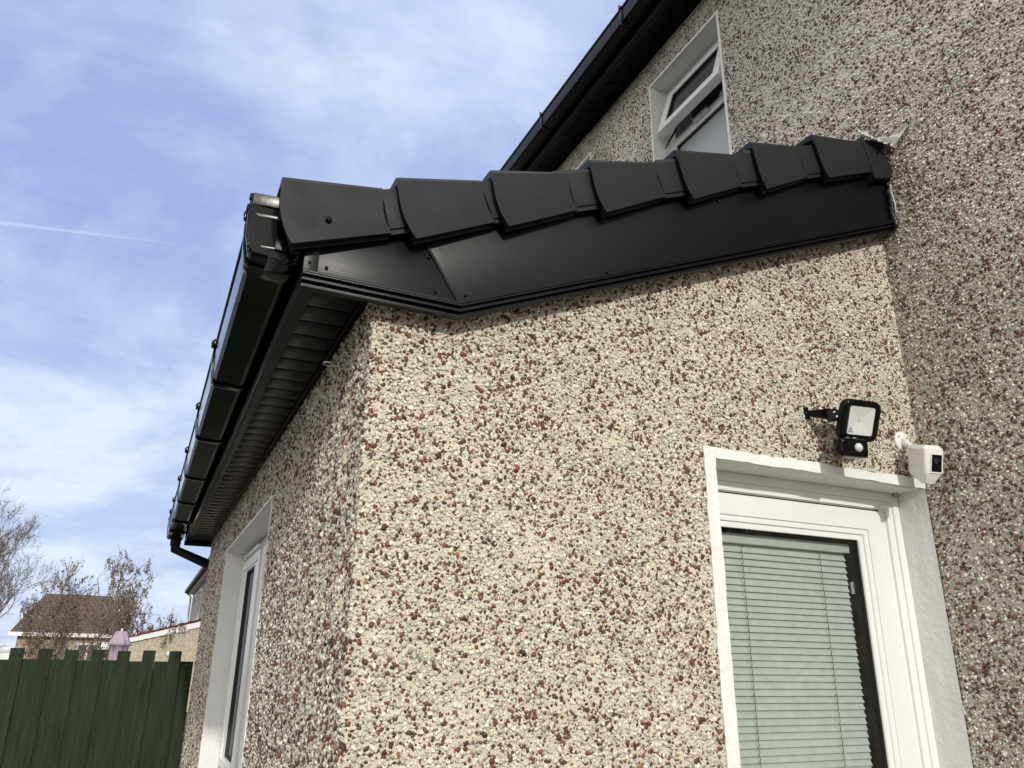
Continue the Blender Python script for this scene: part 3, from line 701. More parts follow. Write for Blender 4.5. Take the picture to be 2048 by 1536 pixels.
def strap(y0, y1, g_=0.004, top=True, name='bracket', par=None, mt=None, seg=GP):
    o = gut_outer(g_+0.003); i_ = gut_outer(g_-0.0025)
    f = MB(); pts = o + i_[::-1]
    f.prism(pts, lambda a, b: (a, y0, b), lambda a, b: (a, y1, b), 0, True)
    if top:                                            # clip curling over the front rim
        f.tube([(-2.296, (y0+y1)/2, 2.585), (-2.298, (y0+y1)/2, 2.608), (-2.290, (y0+y1)/2, 2.618), (-2.276, (y0+y1)/2, 2.612), (-2.274, (y0+y1)/2, 2.598)], 0.0045, 8)
    ob = f.build(name, mt or GLOSS, par or gutter, bevel=0.001); return ob
for yy in (1.0, 1.79, 2.62, 3.36): strap(yy-0.017, yy+0.017)
strap(0.035, 0.075, 0.006, True, 'union'); strap(4.05, 4.11, 0.006, True, 'union'); strap(4.50, 4.62, 0.007, True, 'outlet')
strap(4.86, 4.93, 0.006, False, 'stop_end')
# near stop end: faced block, top band and ribs tilted to mirror the sun
f = MB(); o = gut_outer(0.010)
f.prism(gut_outer(0.007), lambda a, b: (a, -0.050, b), lambda a, b: (a, 0.020, b), 0, True)
f.prism(gut_outer(0.013), lambda a, b: (a, 0.012, b), lambda a, b: (a, 0.030, b), 0, True)
f.prism(gut_outer(0.012), lambda a, b: (a, -0.042, b), lambda a, b: (a, -0.030, b), 0, True)
f.box(-2.24, -2.19, -0.056, 0.02, 2.436, 2.458)
se = f.build('stop_end', GLOSS, gutter, bevel=0.0025, seg=2); se.data.set_sharp_from_angle(angle=R(14))
for (za_, zb_, yy_) in ((2.576, 2.606, -0.0655), (2.545, 2.5535, -0.0605), (2.462, 2.468, -0.0585)):
    f = MB(); f.prism([(yy_, zb_), (yy_+0.0027*(zb_-za_)/0.03+0.0002, za_), (-0.04, za_), (-0.04, zb_)], lambda a, b: (-2.290, a+(0.0112 if a < -0.05 else 0), b), lambda a, b: (-2.166, a, b)); f.build('rim_band', BAND, gutter, bevel=0.0012)
f = MB(); f.box(-2.225, -2.185, -0.056, -0.046, 2.462, 2.490); f.build('stop_end_clip', BARGE, gutter, bevel=0.002)
# fascia brackets glinting between gutter and fascia
# downpipe swan neck behind the far corner
f = MB()
def sq(p, d1, d2, r=0.033):
    p = Vector(p); a = Vector(d1)*r; b = Vector(d2)*r; return [p-a-b, p+a-b, p+a+b, p-a+b]
yd = YF+0.05
f.loft([sq((-2.218, yd, 2.47), (1,0,0), (0,1,0)), sq((-2.218, yd, 2.395), (1,0,0), (0,1,0)), sq((-2.212, yd, 2.362), (0.98,0,0.55), (0,1,0), 0.031),
        sq((-1.925, yd, 2.252), (0.60,0,0.98), (0,1,0), 0.030), sq((-1.900, yd, 2.22), (1,0,0.3), (0,1,0)), sq((-1.900, yd, 0.05), (1,0,0), (0,1,0))])
f.prism(sq((-2.218, yd, 0), (1,0,0), (0,1,0), 0.040), lambda *a: (a[0], a[1], 2.42), lambda *a: (a[0], a[1], 2.45)) if False else None
f.box(-2.256, -2.180, yd-0.038, yd+0.038, 2.395, 2.45)
f.build('downpipe', BARGE, H, bevel=0.003)
# eye bolt in the side wall
f = MB(); f.tube([(D+0.01, 0.33, 2.333), (D-0.028, 0.325, 2.335)], 0.0035, 8)
ring = [(D-0.028-0.013+0.013*math.cos(t), 0.325-0.004*math.cos(t), 2.335+0.012*math.sin(t)*0.35+0.0) for t in [2*math.pi*k/16 for k in range(17)]]
ring = [(D-0.044+0.015*math.cos(t), 0.322+0.015*math.sin(t), 2.335) for t in [2*math.pi*k/16 for k in range(17)]]
f.tube(ring, 0.0032, 8, caps=False); f.build('eye_bolt', STEEL, H)

# ------------------------------------------------------------------ main roof eaves
XU = -0.192; YN, YE = -2.7, 7.6
so = MB(); y = YN
while y < YE:
    so.box(XU+0.028, -0.002, y, min(y+0.1465, YE), ZSU+0.003, ZSU+0.012); y += 0.15
so.box(XU, 0, YN, YE, ZSU+0.012, ZSU+0.02)
sf2 = so.build('soffit', SOFF, H, bevel=0.0)
f = MB(); f.box(XU-0.004, XU+0.034, YN, YE, ZSU-0.004, ZSU+0.003); f.build('edge_trim', BARGE, sf2, bevel=0.001)
f = MB(); f.tube([(-0.16, 1.72, ZSU-0.012), (-0.08, 1.68, ZSU-0.014)], 0.007, 8); f.build('cable_clip', BARGE, sf2)
f = MB(); f.prism([(XU, ZSU-0.006), (XU-0.011, ZSU-0.006), (XU-0.012, ZSU+0.006), (XU-0.004, ZSU+0.012), (XU-0.004, 5.25), (XU+0.016, 5.25), (XU+0.016, ZSU)], lambda a, b: (a, YN, b), lambda a, b: (a, YE, b))
f.build('fascia', BARGE, H, bevel=0.001)
G2 = [(x+1.985, z+2.682) for x, z in GP]
f = MB(); f.prism([(a, 5.272+(b-5.284)*0.72) for a, b in G2], lambda a, b: (a, YN, b), lambda a, b: (a, YE, b), 0, True)
g2 = f.build('gutter', BARGE, H); g2.data.set_sharp_from_angle(angle=R(11))
for k in range(-3, 6):
    yy = 1.264 + k*1.07; f = MB()
    o = [(a+1.985, 5.272+(b+2.682-5.284)*0.72) for a, b in gut_outer(0.006)]; i_ = [(a+1.985, 5.272+(b+2.682-5.284)*0.72) for a, b in gut_outer(0.001)]
    f.prism(o+i_[::-1], lambda a, b: (a, yy-0.014, b), lambda a, b: (a, yy+0.014, b), 0, True)
    f.tube([(-0.312, yy, 5.262), (-0.314, yy, 5.284), (-0.300, yy, 5.290)], 0.004, 6)
    f.build('bracket', GLOSS, g2)
f = MB(); f.add([(-0.235, YN, 5.262), (4.0, YN, 7.6), (4.0, YE, 7.6), (-0.235, YE, 5.262), (-0.235, YN, 5.285), (4.0, YN, 7.623), (4.0, YE, 7.623), (-0.235, YE, 5.285)],
                [(0,1,2,3), (4,5,6,7), (0,1,5,4), (1,2,6,5), (2,3,7,6), (3,0,4,7)])
f.build('main_roof', DARKGREY, H)
f = MB(); f.prism([(0.1, 0), (8, 0), (8, 5.3), (4.0, 7.55), (0.1, 5.3)], lambda a, b: (a, YE-0.2, b), lambda a, b: (a, YE-0.1, b)); f.build('gable_wall', MORTAR, H); f = MB(); f.prism([(0.1, 0), (8, 0), (8, 5.3), (4.0, 7.55), (0.1, 5.3)], lambda a, b: (a, -2.6, b), lambda a, b: (a, -2.5, b)); f.build('gable_wall', MORTAR, H)

# ------------------------------------------------------------------ floodlight
FL = empty('floodlight', (-0.50, 0, 2.29), 'black square floodlight with motion sensor mounted above the white door', 'floodlight')
def rrect(w_, h_, r, n=6):
    o = []
    for cx_, cy_, a0_ in ((w_/2-r, h_/2-r, 0), (-w_/2+r, h_/2-r, 90), (-w_/2+r, -h_/2+r, 180), (w_/2-r, -h_/2+r, 270)):
        for k in range(n+1): t = R(a0_+90*k/n); o.append((cx_+r*math.cos(t), cy_+r*math.sin(t)))
    return o
# local frame: x right, z up in the face, y = outwards towards -y world
M_l = Matrix.Translation((-0.400, -0.105, 2.268)) @ Matrix.Rotation(R(-8), 4, 'Z') @ Matrix.Rotation(R(24), 4, 'X')
def LP(M4): return lambda d: (lambda a, b: tuple(M4 @ Vector((a, -d, b))))
L_ = LP(M_l)
f = MB()
W1, H1 = 0.142, 0.132
secs = [(0.092, 0.088, 0.008, 0.016), (0.094, 0.090, 0.008, 0.0235), (W1-0.020, H1-0.020, 0.018, 0.0245), (W1-0.004, H1-0.004, 0.026, 0.022), (W1, H1, 0.028, 0.016), (W1, H1, 0.028, 0.000), (W1-0.020, H1-0.018, 0.024, -0.014), (W1-0.05, H1-0.045, 0.02, -0.026)]
f.loft([[L_(d)(a, b) for a, b in rrect(w_, h_, r)] for w_, h_, r, d in secs][::-1], 0, True, True, True)
f.build('housing', GLOSS, FL, bevel=0.0)
LENS = mat('frosted_lens', (0.50, 0.54, 0.56), 0.12, 0.6, col2=(0.66, 0.69, 0.70), vscale=9)
REFL = mat('reflector', (0.82, 0.83, 0.84), 0.42, metal=0.15)
YEL = mat('led_chip', (0.75, 0.62, 0.18), 0.5)
f = MB(); o_ = [(-0.047, -0.045), (0.047, -0.045), (0.047, 0.045), (-0.047, 0.045)]; i_ = [(-0.014, -0.008), (0.006, -0.008), (0.006, 0.012), (-0.014, 0.012)]
f.add([L_(0.0232)(*p) for p in o_] + [L_(0.0175)(*p) for p in i_], [(0,1,5,4), (1,2,6,5), (2,3,7,6), (3,0,4,7), (4,5,6,7)]); f.build('reflector', REFL, FL)
f = MB(); f.add([L_(0.0178)(a, b) for a, b in ((-0.009, -0.003), (0.001, -0.003), (0.001, 0.007), (-0.009, 0.007))], [(0,1,2,3)]); f.build('led_chip', YEL, FL)
f = MB(); f.add([L_(0.0245)(a, b) for a, b in rrect(0.094, 0.090, 0.008)], [tuple(range(28))]); f.build('lens', glass_mat('lamp_glass', (0.95, 0.96, 0.96), 1.2), FL)
f = MB()                                             # warning triangle with exclamation mark
def seg(mb, p, q, w_=0.0013, d=0.0250):
    p = Vector(p); q = Vector(q); t = (q-p).normalized(); nrm_ = Vector((-t.y, t.x))*w_/2; p = p-t*w_*.4; q = q+t*w_*.4
    mb.add([L_(d)(*(p+nrm_)), L_(d)(*(q+nrm_)), L_(d)(*(q-nrm_)), L_(d)(*(p-nrm_))], [(0,1,2,3)])
tx, ty = -0.035, -0.030
seg(f, (tx-0.008, ty-0.007), (tx+0.008, ty-0.007)); seg(f, (tx-0.008, ty-0.007), (tx, ty+0.008)); seg(f, (tx+0.008, ty-0.007), (tx, ty+0.008))
seg(f, (tx, ty-0.0015), (tx, ty+0.004), 0.0014); seg(f, (tx, ty-0.0045), (tx, ty-0.0042), 0.0014)
f.build('warning_symbol', RUBBER, FL)
f = MB()                                             # arm
f.prism([(0, 0.008), (0.03, 0.012), (0.110, 0.022), (0.130, 0.004), (0.115, -0.022), (0.0, -0.010)], lambda a, b: (-0.510+a*0.30, -0.004-a*0.78, 2.305+b*1.0-a*0.22), lambda a, b: (-0.501+a*0.30, -0.004-a*0.78, 2.305+b*1.0-a*0.22))
f.box(-0.514, -0.498, -0.008, 0.0, 2.285, 2.325)
f.build('bracket', GLOSS, FL, bevel=0.002)
for (a, b, cc) in ((-0.479, -0.088, 2.300), (-0.477, -0.094, 2.286), (-0.474, -0.100, 2.270)):
    f = MB(); f.tube([(a, b, cc), (a-0.006, b-0.003, cc)], [0.005, 0.003], 8); f.build('screw', STEEL, FL)
f = MB(); f.tube([(-0.485, -0.05, 2.275), (-0.50, -0.055, 2.262), (-0.49, -0.07, 2.258), (-0.47, -0.085, 2.262)], 0.0022, 6); f.build('cable', GLOSS, FL)
Lp = LP(Matrix.Translation((-0.434, -0.100, 2.172)) @ Matrix.Rotation(R(-8), 4, 'Z') @ Matrix.Rotation(R(6), 4, 'X'))
f = MB(); f.loft([[Lp(d)(a, b) for a, b in rrect(w_, h_, 0.012)] for w_, h_, d in ((0.085, 0.045, -0.028), (0.102, 0.058, -0.020), (0.102, 0.058, 0.014), (0.092, 0.050, 0.019))], 0, True, True, True)
f.build('motion_sensor', GLOSS, FL)
f = MB()
vs = []; nn_ = 14
for k in range(7):
    ph = k/6*math.pi/2
    for j in range(nn_): t = 2*math.pi*j/nn_; vs.append(Lp(0.018+0.012*math.sin(ph))(0.012+0.0145*math.cos(ph)*math.cos(t), 0.0145*math.cos(ph)*math.sin(t)))
f.add(vs, [(k*nn_+j, k*nn_+(j+1) % nn_, (k+1)*nn_+(j+1) % nn_, (k+1)*nn_+j) for k in range(6) for j in range(nn_)], 0, True)
f.build('sensor_dome', LENS, FL)
f = MB(); f.tube([(-0.445, -0.098, 2.206), (-0.445, -0.098, 2.190)], 0.008, 8); f.tube([(-0.415, -0.098, 2.208), (-0.415, -0.098, 2.19)], 0.010, 8); f.build('sensor_joint', STEEL, FL)

# ------------------------------------------------------------------ security camera
SC = empty('security_camera', (-0.072, 0, 2.262), 'white boxy security camera on a round wall mount beside the floodlight', 'camera')
CAMW = mat('white_camera_shell', (0.78, 0.77, 0.74), 0.35, 0.5)
f = MB(); f.tube([(-0.080, 0.0, 2.262), (-0.080, -0.007, 2.262), (-0.080, -0.010, 2.262)], [0.036, 0.036, 0.031], 28); f.build('wall_mount', CAMW, SC)
f = MB()
for (a, b) in ((-0.100, 2.278), (-0.062, 2.276), (-0.086, 2.236)):
    f = MB(); f.tube([(a, -0.009, b), (a, -0.0115, b)], 0.0028, 8); f.build('mount_screw', RUBBER, SC)
f = MB(); f.tube([(-0.080, -0.008, 2.258), (-0.083, -0.024, 2.250), (-0.092, -0.045, 2.232), (-0.098, -0.055, 2.220)], [0.015, 0.013, 0.011, 0.011], 14); f.build('ball_arm', CAMW, SC)
Mc = Matrix.Translation((-0.100, -0.090, 2.162)) @ Matrix.Rotation(R(-12), 4, 'Z') @ Matrix.Rotation(R(16), 4, 'X')
def CP(a, d, b): return Mc @ Vector((a, -d, b))
f = MB()
secs = []
for (b, w_, d0_, d1_, r) in ((-0.064, 0.030, 0.006, 0.032, 0.006), (-0.034, 0.064, -0.032, 0.043, 0.008), (-0.028, 0.066, -0.036, 0.046, 0.009), (0.040, 0.074, -0.042, 0.046, 0.009), (0.050, 0.072, -0.042, 0.045, 0.009), (0.062, 0.056, -0.036, 0.036, 0.008)):
    dd = (d0_+d1_)/2; secs.append([CP(x_, dd+y_, b) for x_, y_ in rrect(w_, d1_-d0_, r, 4)])
f.loft(secs, 0, True, True, True); o = f.build('body', CAMW, SC); o.data.set_sharp_from_angle(angle=R(25))
f = MB(); f.add([CP(a, d, b) for d in (0.0455, 0.0475) for a, b in ((-0.012, -0.024), (0.026, -0.024), (0.026, 0.032), (-0.012, 0.032))], [(0,1,2,3), (4,5,6,7), (0,1,5,4), (1,2,6,5), (2,3,7,6), (3,0,4,7)]); f.build('front_window', GLOSS, SC)
f = MB(); f.tube([CP(0.006, 0.0474, 0.012), CP(0.006, 0.0486, 0.012)], [0.010, 0.009], 16); f.build('lens', RUBBER, SC)
f = MB(); frame_rect(f, -0.016, 0.030, -0.028, 0.036, 0.004, 0.0, 0.0, lambda u, v, d: CP(u, 0.0482, v)); 
f.build('window_rim', CAMW, SC)

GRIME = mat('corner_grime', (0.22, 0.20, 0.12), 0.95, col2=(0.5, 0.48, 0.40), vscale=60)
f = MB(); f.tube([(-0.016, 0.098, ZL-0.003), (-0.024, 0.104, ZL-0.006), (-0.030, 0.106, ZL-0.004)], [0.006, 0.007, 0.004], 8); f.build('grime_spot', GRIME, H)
# ------------------------------------------------------------------ fence
FN = empty('garden_fence', (-2.6, 4.98, 0), 'dark green board fence with alternating tall and short boards beside the house', 'fence')
fb = MB(); rs = random.Random(5)
x = -2.062; yb = 4.97; k = 0
tall = [(-2.103, 0.040)]
pos = -2.014; i = 1
while pos > -7.5:
    wd = (0.0862 if i % 2 == 0 else 0.103)+rs.uniform(-0.001, 0.002); tl = (i % 2 == 0)
    top = (1.618 if tl else 1.545)+rs.uniform(-0.004, 0.004); yy = yb - (0.0155 if tl else 0)
    lean = 0.004*rs.uniform(-1, 1)
    fb.box(-0.5*wd, 0.5*wd, yy, yy+0.016, 0.05, top, M=Matrix.Translation((pos, 0, 0)) @ Matrix.Rotation(lean, 4, 'Y'))
    pos -= 0.0860; i += 1
fb.build('boards', GREEN, FN, bevel=0.002, seg=1)
f = MB(); 
for zz in (1.40, 0.85, 0.30): f.box(-7.6, -1.98, yb+0.017, yb+0.055, zz, zz+0.08)
f.box(-2.10, -2.00, yb-0.002, yb+0.03, 1.505, 1.545)
f.build('rails', GREEN, FN, bevel=0.003)
f = MB(); f.loft([sq((-2.005, 4.93, z_), (1,0,0), (0,1,0), r_) for z_, r_ in ((0, 0.038), (1.495, 0.038), (1.515, 0.034), (1.524, 0.024))]); f.build('post', GREEN, FN, bevel=0.003)
for xx in (-3.9, -5.8):
    f = MB(); f.box(xx-0.045, xx+0.045, yb+0.056, yb+0.146, 0, 1.56); f.build('post', GREEN, FN, bevel=0.003)

# ------------------------------------------------------------------ neighbour house (same street line) with its own lean-to
cx0, cy0 = -2.3903, -1.84
NW = mat('pale_roughcast', (0.60, 0.54, 0.43), 0.95, 0.1, bump=0.02, bscale=30, col2=(0.34, 0.29, 0.22), vscale=14, detail=6)
NW2 = mat('grey_roughcast', (0.48, 0.45, 0.41), 0.95, 0.1, bump=0.02, bscale=30, col2=(0.30, 0.27, 0.24), vscale=10, detail=6)
REDT = mat('red_roof_tile', (0.20, 0.062, 0.052), 0.85, 0.2, var=0.4, vscale=5)
NWH = mat('white_board', (0.74, 0.74, 0.74), 0.5)
GG = mat('grey_green_gutter', (0.14, 0.17, 0.16), 0.4)
NH = empty('neighbour_house', (0, 31, 0), 'neighbouring roughcast house with red tiled lean-to and white verge board', 'house')
y_n = 31.16
X0, X1, Z0, Z1 = -3.20, 0.0, 2.335, 3.27
f = MB(); f.prism([(X0+0.12, 0), (X1, 0), (X1, Z1-0.30), (X0+0.12, Z0-0.12)], lambda a, b: (a, y_n, b), lambda a, b: (a, y_n+4.0, b)); f.build('lean_to_wall', NW, NH)
f = MB(); sl = (Z1-Z0)/(X1-X0)
f.prism([(X0, Z0-0.16), (X1, Z1-0.26), (X1, Z1-0.05), (X0, Z0)], lambda a, b: (a, y_n-0.10, b), lambda a, b: (a, y_n-0.002, b))
f.prism([(X0-0.25, Z0-0.24), (X0+0.2, Z0-0.26), (X0+0.2, Z0-0.04), (X0-0.05, Z0-0.0), (X0-0.25, Z0-0.02)], lambda a, b: (a, y_n-0.13, b), lambda a, b: (a, y_n-0.101, b))
f.build('verge_board', NWH, NH)
f = MB()
nT = 10
for i in range(nT):
    xa = X0-0.1 + i*(X1-X0+0.1)/nT; xb_ = xa + (X1-X0+0.1)/nT + 0.05; za = Z0+0.02 + (xa-X0)*sl
    f.prism([(xa, za), (xb_, za+(xb_-xa)*sl-0.035), (xb_, za+(xb_-xa)*sl+0.005), (xa, za+0.055)], lambda a, b: (a, y_n-0.14, b), lambda a, b: (a, y_n+4.1, b))
f.build('lean_to_roof', REDT, NH)
f = MB(); f.box(X0-0.32, X0-0.22, y_n-0.1, y_n+4, Z0-0.10, Z0-0.0); f.build('gutter', GLOSS, NH)
f = MB(); f.box(-1.25, -1.03, y_n-0.05, y_n-0.001, 1.92, 2.06); f.build('wall_vent', NWH, NH, bevel=0.01)
YA, YZ = y_n+0.001, 43.4
f = MB(); f.box(0.002, 6.0, YA-6, YZ, 0, 5.2); f.build('main_wall', NW2, NH)
f = MB(); f.box(-0.30, 0.05, YA-6, YZ+0.3, 5.10, 5.16); f.box(-0.30, -0.27, YA-6, YZ+0.3, 5.10, 5.28); f.build('soffit', NWH, NH)
f = MB(); f.box(-0.42, -0.301, YA-6, YZ+0.4, 5.17, 5.31); f.build('gutter', GG, NH, bevel=0.03)
f = MB(); f.add([(-0.35, YA-6, 5.32), (6, YA-6, 8.3), (6, YZ+0.4, 8.3), (-0.35, YZ+0.4, 5.32), (-0.35, YA-6, 5.36), (6, YA-6, 8.36), (6, YZ+0.4, 8.36), (-0.35, YZ+0.4, 5.36)], [(0,1,2,3), (4,5,6,7), (0,1,5,4), (1,2,6,5), (2,3,7,6), (3,0,4,7)]); f.build('main_roof', REDT, NH)
f = MB(); f.tube([(-0.36, YZ+0.15, 5.2), (-0.10, YZ-0.05, 4.95), (-0.06, YZ-0.1, 0.1)], 0.05, 8); f.build('downpipe', NWH, NH)
for ya in (32.6, 36.4, 39.6):
    e = MB(); frame_rect(e, ya, ya+1.7, 3.35, 4.85, 0.10, -0.05, 0.02, lambda u, v, d: (d, u, v)); e.box(-0.03, 0.0, ya+0.80, ya+0.88, 3.4, 4.8); w_ = e.build('window', NWH, NH)
    e = MB(); e.box(-0.012, -0.004, ya+0.1, ya+1.6, 3.42, 4.78); e.build('pane', DGLASS, w_)

# brown roofed house beyond the trees
def aim(az, dist): return (cx0 + math.tan(R(az))*dist, cy0 + dist)
BH = empty('brown_roofed_house', (-6, 50, 0), 'distant pale house with a weathered brown tiled roof behind bare trees', 'house')
BR = bpy.data.materials.new('weathered_brown_tiles'); BR.use_nodes = True
_n, _l = BR.node_tree.nodes, BR.node_tree.links
_t = _n.new('ShaderNodeTexCoord'); _m = _n.new('ShaderNodeMapping'); _m.inputs['Rotation'].default_value = (R(90), 0, 0); _l.new(_t.outputs['Object'], _m.inputs[0])
_b = _n.new('ShaderNodeTexBrick'); _b.inputs['Scale'].default_value = 1.0; _b.inputs['Brick Width'].default_value = 0.22; _b.inputs['Row Height'].default_value = 0.16; _b.inputs['Mortar Size'].default_value = 0.022
_b.inputs['Color1'].default_value = (0.145, 0.095, 0.065, 1); _b.inputs['Color2'].default_value = (0.10, 0.068, 0.048, 1); _b.inputs['Mortar'].default_value = (0.05, 0.035, 0.026, 1)
_l.new(_m.outputs[0], _b.inputs[0]); _l.new(_b.outputs[0], _n['Principled BSDF'].inputs['Base Color']); _n['Principled BSDF'].inputs['Roughness'].default_value = 0.9
dE, dR = 50.0, 54.5
zE, zR = 1.5+dE*math.tan(R(1.95)), 1.5+dR*math.tan(R(4.2))
xl, _ = aim(-6.84, dE); xr = aim(-0.42, dE)[0]; xl2, _ = aim(-5.38, dR); xr2, _ = aim(-1.72, dR)
ye, yr_ = cy0+dE, cy0+dR
f = MB(); f.add([(xl, ye, zE), (xr, ye, zE), (xr2, yr_, zR), (xl2, yr_, zR), (xl, ye+9, zE), (xr, ye+9, zE)], [(0,1,2,3), (0,3,4), (3,2,5,4), (0,1,5,4), (1,2,5)]); f.build('roof', BR, BH)
f = MB(); f.box(xl+0.35, xr-0.3, ye+0.3, ye+8.7, 0, zE-0.05); f.build('wall', mat('pale_buff_render', (0.42, 0.34, 0.25), 0.9, col2=(0.32, 0.25, 0.18), vscale=2), BH)
f = MB(); f.box(xl-0.05, xr, ye-0.12, ye+0.02, zE-0.22, zE-0.02); f.build('gutter_board', NWH, BH)
for xa in (-5.2, -3.5):
    e = MB(); frame_rect(e, xa, xa+1.1, 1.2, 2.7, 0.10, ye+0.22, ye+0.30, pA); e.box(xa+0.5, xa+0.6, ye+0.23, ye+0.3, 1.25, 2.65); w_ = e.build('window', NWH, BH)
    e = MB(); e.box(xa+0.08, xa+1.02, ye+0.26, ye+0.28, 1.3, 2.6); e.build('pane', DGLASS, w_)

# parasol
px_, py_ = aim(-0.83, 17.5)
PA = empty('closed_parasol', (px_, py_, 0), 'folded lilac garden parasol standing behind the fence', 'parasol')
f = MB(); secs = []
for zz, r_ in ((1.15, 0.13), (1.45, 0.145), (1.70, 0.150), (1.88, 0.165), (1.885, 0.190), (1.93, 0.195), (2.02, 0.14), (2.12, 0.105), (2.145, 0.09)):
    ring = []
    for k in range(32):
        t = 2*math.pi*k/32; rr_ = r_*(1+0.10*math.cos(8*t + zz*2)); ring.append((px_+rr_*math.cos(t), py_+rr_*math.sin(t), zz))
    secs.append(ring)
f.loft(secs, 0, True, True); f.build('canopy', mat('lilac_fabric', (0.40, 0.32, 0.40), 0.9, var=0.15, vscale=8), PA)
f = MB(); f.tube([(px_, py_, 0), (px_, py_, 2.2)], 0.02, 10); f.build('pole', GREYW, PA)
# white box glimpsed in the first gap
bx, by = aim(-6.77, 12)
f = MB(); f.box(bx-0.07, bx+0.07, by, by+0.12, 1.0, 1.66); f.box(bx-0.078, bx+0.078, by-0.012, by+0.13, 1.66, 1.72)
tag(f.build('white_box', GREYW, None, bevel=0.006), 'small white box with a lighter lid showing in the leftmost fence gap', 'box')
f = MB(); f.tube([(bx, by+0.06, 0), (bx, by+0.06, 1.02)], 0.03, 8); o = f.build('post', GREYW, None); o.parent = bpy.data.objects['white_box']

# ------------------------------------------------------------------ trees
def grow(mb, rnd, p, d, length, r0, level, maxl, spread, droop, kids, leaves, tips, wig=0.18, steps=5, shrink=0.62, up_=0.1):
    pts = [p.copy()]; rr_ = [r0]; dd = d.normalized()
    for i in range(steps):
        dd = (dd + Vector((rnd.gauss(0, wig), rnd.gauss(0, wig), rnd.gauss(0, wig) + up_ - droop*(level >= 2)*(i+1)/steps*1.6))).normalized()
        pts.append(pts[-1] + dd*length/steps); rr_.append(max(r0*(1-0.62*(i+1)/steps), 0.0035))
    mb.tube(pts, rr_, 5 if level < 2 else 3, 0 if level < 2 else 1, caps=False)
    if level >= maxl-1: tips.extend([(pts[k], level) for k in range(1, len(pts))])
    if level < maxl:
        for k in range(kids[level]):
            t = rnd.uniform(0.25 if level else 0.35, 1.0); i = min(int(t*steps), steps-1); q = pts[i].lerp(pts[i+1], t*steps-i)
            a = rnd.uniform(0, 2*math.pi); side = dd.orthogonal(); side.rotate(Matrix.Rotation(a, 3, dd)); nd = (dd*math.cos(spread) + side*math.sin(spread)*rnd.uniform(0.7, 1.2)).normalized()
            grow(mb, rnd, q, nd, length*shrink*rnd.uniform(0.75, 1.15), max(rr_[i]*0.55, 0.0035), level+1, maxl, spread, droop, kids, leaves, tips, wig, max(3, steps-(level > 1)), shrink, up_)
def leaf_mesh(name, pts, size, cols, parent, rnd, jit=0.05):
    n = len(pts); V = np.empty((n*4, 3)); C = np.empty((n*4, 4))
    for i, p in enumerate(pts):
        c = p + Vector((rnd.gauss(0, jit), rnd.gauss(0, jit), rnd.gauss(0, jit)))
        a = Vector((rnd.gauss(0, 1), rnd.gauss(0, 1), rnd.gauss(0, 1))).normalized(); b = a.orthogonal().normalized(); b.rotate(Matrix.Rotation(rnd.uniform(0, 6.3), 3, a)); a2 = a.cross(b)
        s_ = size*rnd.uniform(0.6, 1.3)
        for k, (u, v) in enumerate(((-1, 0), (0, -0.55), (1, 0), (0, 0.55))): V[i*4+k] = c + b*u*s_ + a2*v*s_
        cc = cols[rnd.randrange(len(cols))]; kk = rnd.uniform(0.7, 1.3); C[i*4:i*4+4] = (*[min(1, q*kk) for q in cc], 1)
    me = bpy.data.meshes.new(name); me.from_pydata([tuple(v) for v in V], [], [(i*4, i*4+1, i*4+2, i*4+3) for i in range(n)]); me.materials.append(LEAF)
    at = me.color_attributes.new('Col', 'FLOAT_COLOR', 'POINT'); at.data.foreach_set('color', C.astype(np.float32).ravel())
    o = bpy.data.objects.new(name, me); link(o, parent); o.matrix_parent_inverse = Matrix.Translation(parent.location).inverted(); return o
def tree(name, label, az, dist, height, seed, mats, maxl=4, spread=0.6, droop=0.0, kids=(7, 5, 5, 4), lcols=None, lsize=0.04, lfrac=0.0, lead=0.35, r0=0.09, trunkfrac=0.3, cat='tree', shrink=0.62, stems=1, up_=0.10, baseoff=0.0, group=None, wig=0.18):
    x_, y_ = aim(az, dist); e = empty(name, (x_, y_, 0), label, cat, group); rnd = random.Random(seed)
    mb = MB(); tips = []
    for s_ in range(stems):
        d0 = Vector((rnd.gauss(0, 0.05)+ (0.28*(s_-(stems-1)/2) if stems > 1 else 0), rnd.gauss(0, 0.1), 1))
        grow(mb, rnd, Vector((x_+baseoff*s_, y_, 0)), d0, height*lead*1.7, r0, 0, maxl, spread, droop, kids, None, tips, wig, 6, shrink, up_)
    mb.build('trunk', mats, e)
    if lcols and tips:
        pts = [p for p, l in tips if rnd.random() < lfrac]
        leaf_mesh('crown', pts, lsize, lcols, e, rnd, 0.025)
    return e
LB = [(0.16, 0.115, 0.07), (0.13, 0.10, 0.055), (0.22, 0.155, 0.10), (0.07, 0.06, 0.03), (0.19, 0.15, 0.09)]
tree('birch_tree', 'bare pale pinkish birch rising at the far left edge', -8.3, 34, 6.4, 11, [BIRCH, PALETWIG], 4, 0.42, 0.0, (20, 8, 6, 4), LB, 0.026, 0.30, 0.40, 0.10, shrink=0.52, up_=0.10)
tree('garden_tree', 'tangled brown twiggy tree in front of the brown roof', -5.0, 24, 3.45, 21, [PALETWIG, TWIG], 4, 0.42, 0.0, (6, 4, 4, 3), LB, 0.034, 0.42, 0.36, 0.035, shrink=0.60, stems=4, up_=0.20, baseoff=0.14)
tree('weeping_birch', 'weeping birch with drooping twigs and ivy at the right end of the brown roof', -1.05, 38, 6.8, 35, [BIRCH, TWIG], 4, 0.52, 0.50, (9, 6, 5, 4), LB, 0.040, 0.55, 0.40, 0.08, shrink=0.44, stems=2, up_=0.08, baseoff=0.2)
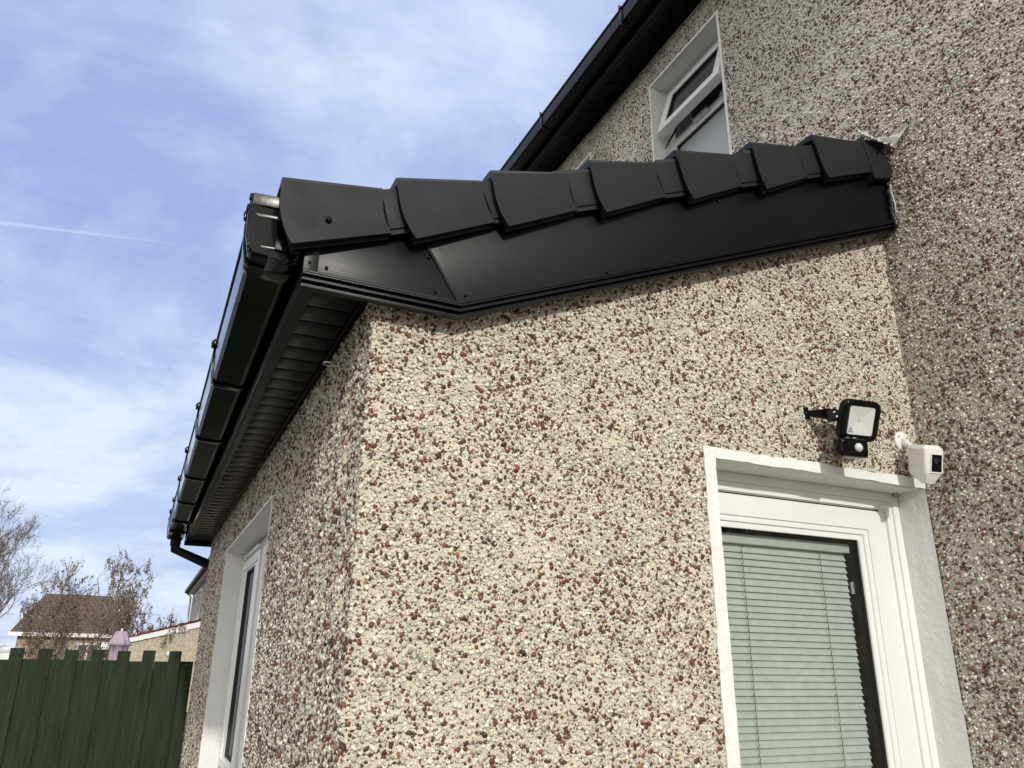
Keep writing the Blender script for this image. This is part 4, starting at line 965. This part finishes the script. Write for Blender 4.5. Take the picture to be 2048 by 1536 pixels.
# ivy on the weeping birch trunk
wb = bpy.data.objects['weeping_birch']; rnd = random.Random(8); pts = []
for i in range(2600):
    zz = rnd.uniform(1.6, 4.5); rad_ = 0.34*(1.1-abs(zz-3.6)/2.4); a = rnd.uniform(0, 6.3)
    pts.append(Vector((wb.location.x+0.10+0.02*zz+rad_*math.cos(a)*rnd.random()**0.5, wb.location.y+rad_*math.sin(a), zz)))
leaf_mesh('ivy', pts, 0.045, [(0.07, 0.055, 0.02), (0.10, 0.075, 0.03), (0.045, 0.045, 0.015)], wb, rnd)
# shrubs under the trees
def shrub(name, label, az, dist, zt, wx, seed, cols, n, size, group=None, cat='shrub'):
    x_, y_ = aim(az, dist); e = empty(name, (x_, y_, 0), label, cat, group); rnd = random.Random(seed); pts = []
    mb = MB()
    for s_ in range(14):
        a = rnd.uniform(0, 6.3); q = Vector((x_+wx*0.8*math.cos(a)*rnd.random(), y_+wx*0.5*math.sin(a), zt*rnd.uniform(0.6, 1.02)))
        mb.tube([(x_+rnd.uniform(-.2, .2)*wx, y_, 0), ((x_+q.x)/2+rnd.uniform(-.1, .1), (y_+q.y)/2, q.z*0.55), q], [0.02, 0.012, 0.004], 4, 0, False)
    mb.build('stems', TWIG, e)
    cl = [(rnd.uniform(-1, 1), rnd.uniform(-1, 1), rnd.uniform(0.35, 1)) for _ in range(26)]
    for i in range(n):
        c = cl[rnd.randrange(26)]; s_ = 0.22
        pts.append(Vector((x_+wx*c[0]*0.8+rnd.gauss(0, s_*wx*0.8), y_+wx*0.5*c[1]+rnd.gauss(0, s_*wx), min(zt*1.05, zt*c[2]*(1-0.25*abs(c[0]))+rnd.gauss(0, 0.10*zt*0.6)))))
    leaf_mesh('crown', pts, size, cols, e, rnd, 0.02)
DG = [(0.075, 0.07, 0.03), (0.11, 0.09, 0.045), (0.15, 0.12, 0.07), (0.05, 0.05, 0.022), (0.22, 0.18, 0.12)]
shrub('garden_shrub', 'brown leafless thicket in front of the pale house wall, left of the parasol', -4.7, 20, 2.2, 1.0, 3, DG, 2300, 0.035, 'shrubs behind the fence')
shrub('garden_shrub', 'low olive green shrub left of the lilac parasol', -2.2, 18, 1.82, 0.42, 5, [(0.13, 0.12, 0.03), (0.09, 0.09, 0.03), (0.32, 0.14, 0.03), (0.17, 0.14, 0.04)], 1500, 0.03, 'shrubs behind the fence')
shrub('garden_shrub', 'grey brown bushes at the far left behind the fence', -9.4, 30, 2.3, 1.8, 6, DG, 3200, 0.05, 'shrubs behind the fence')
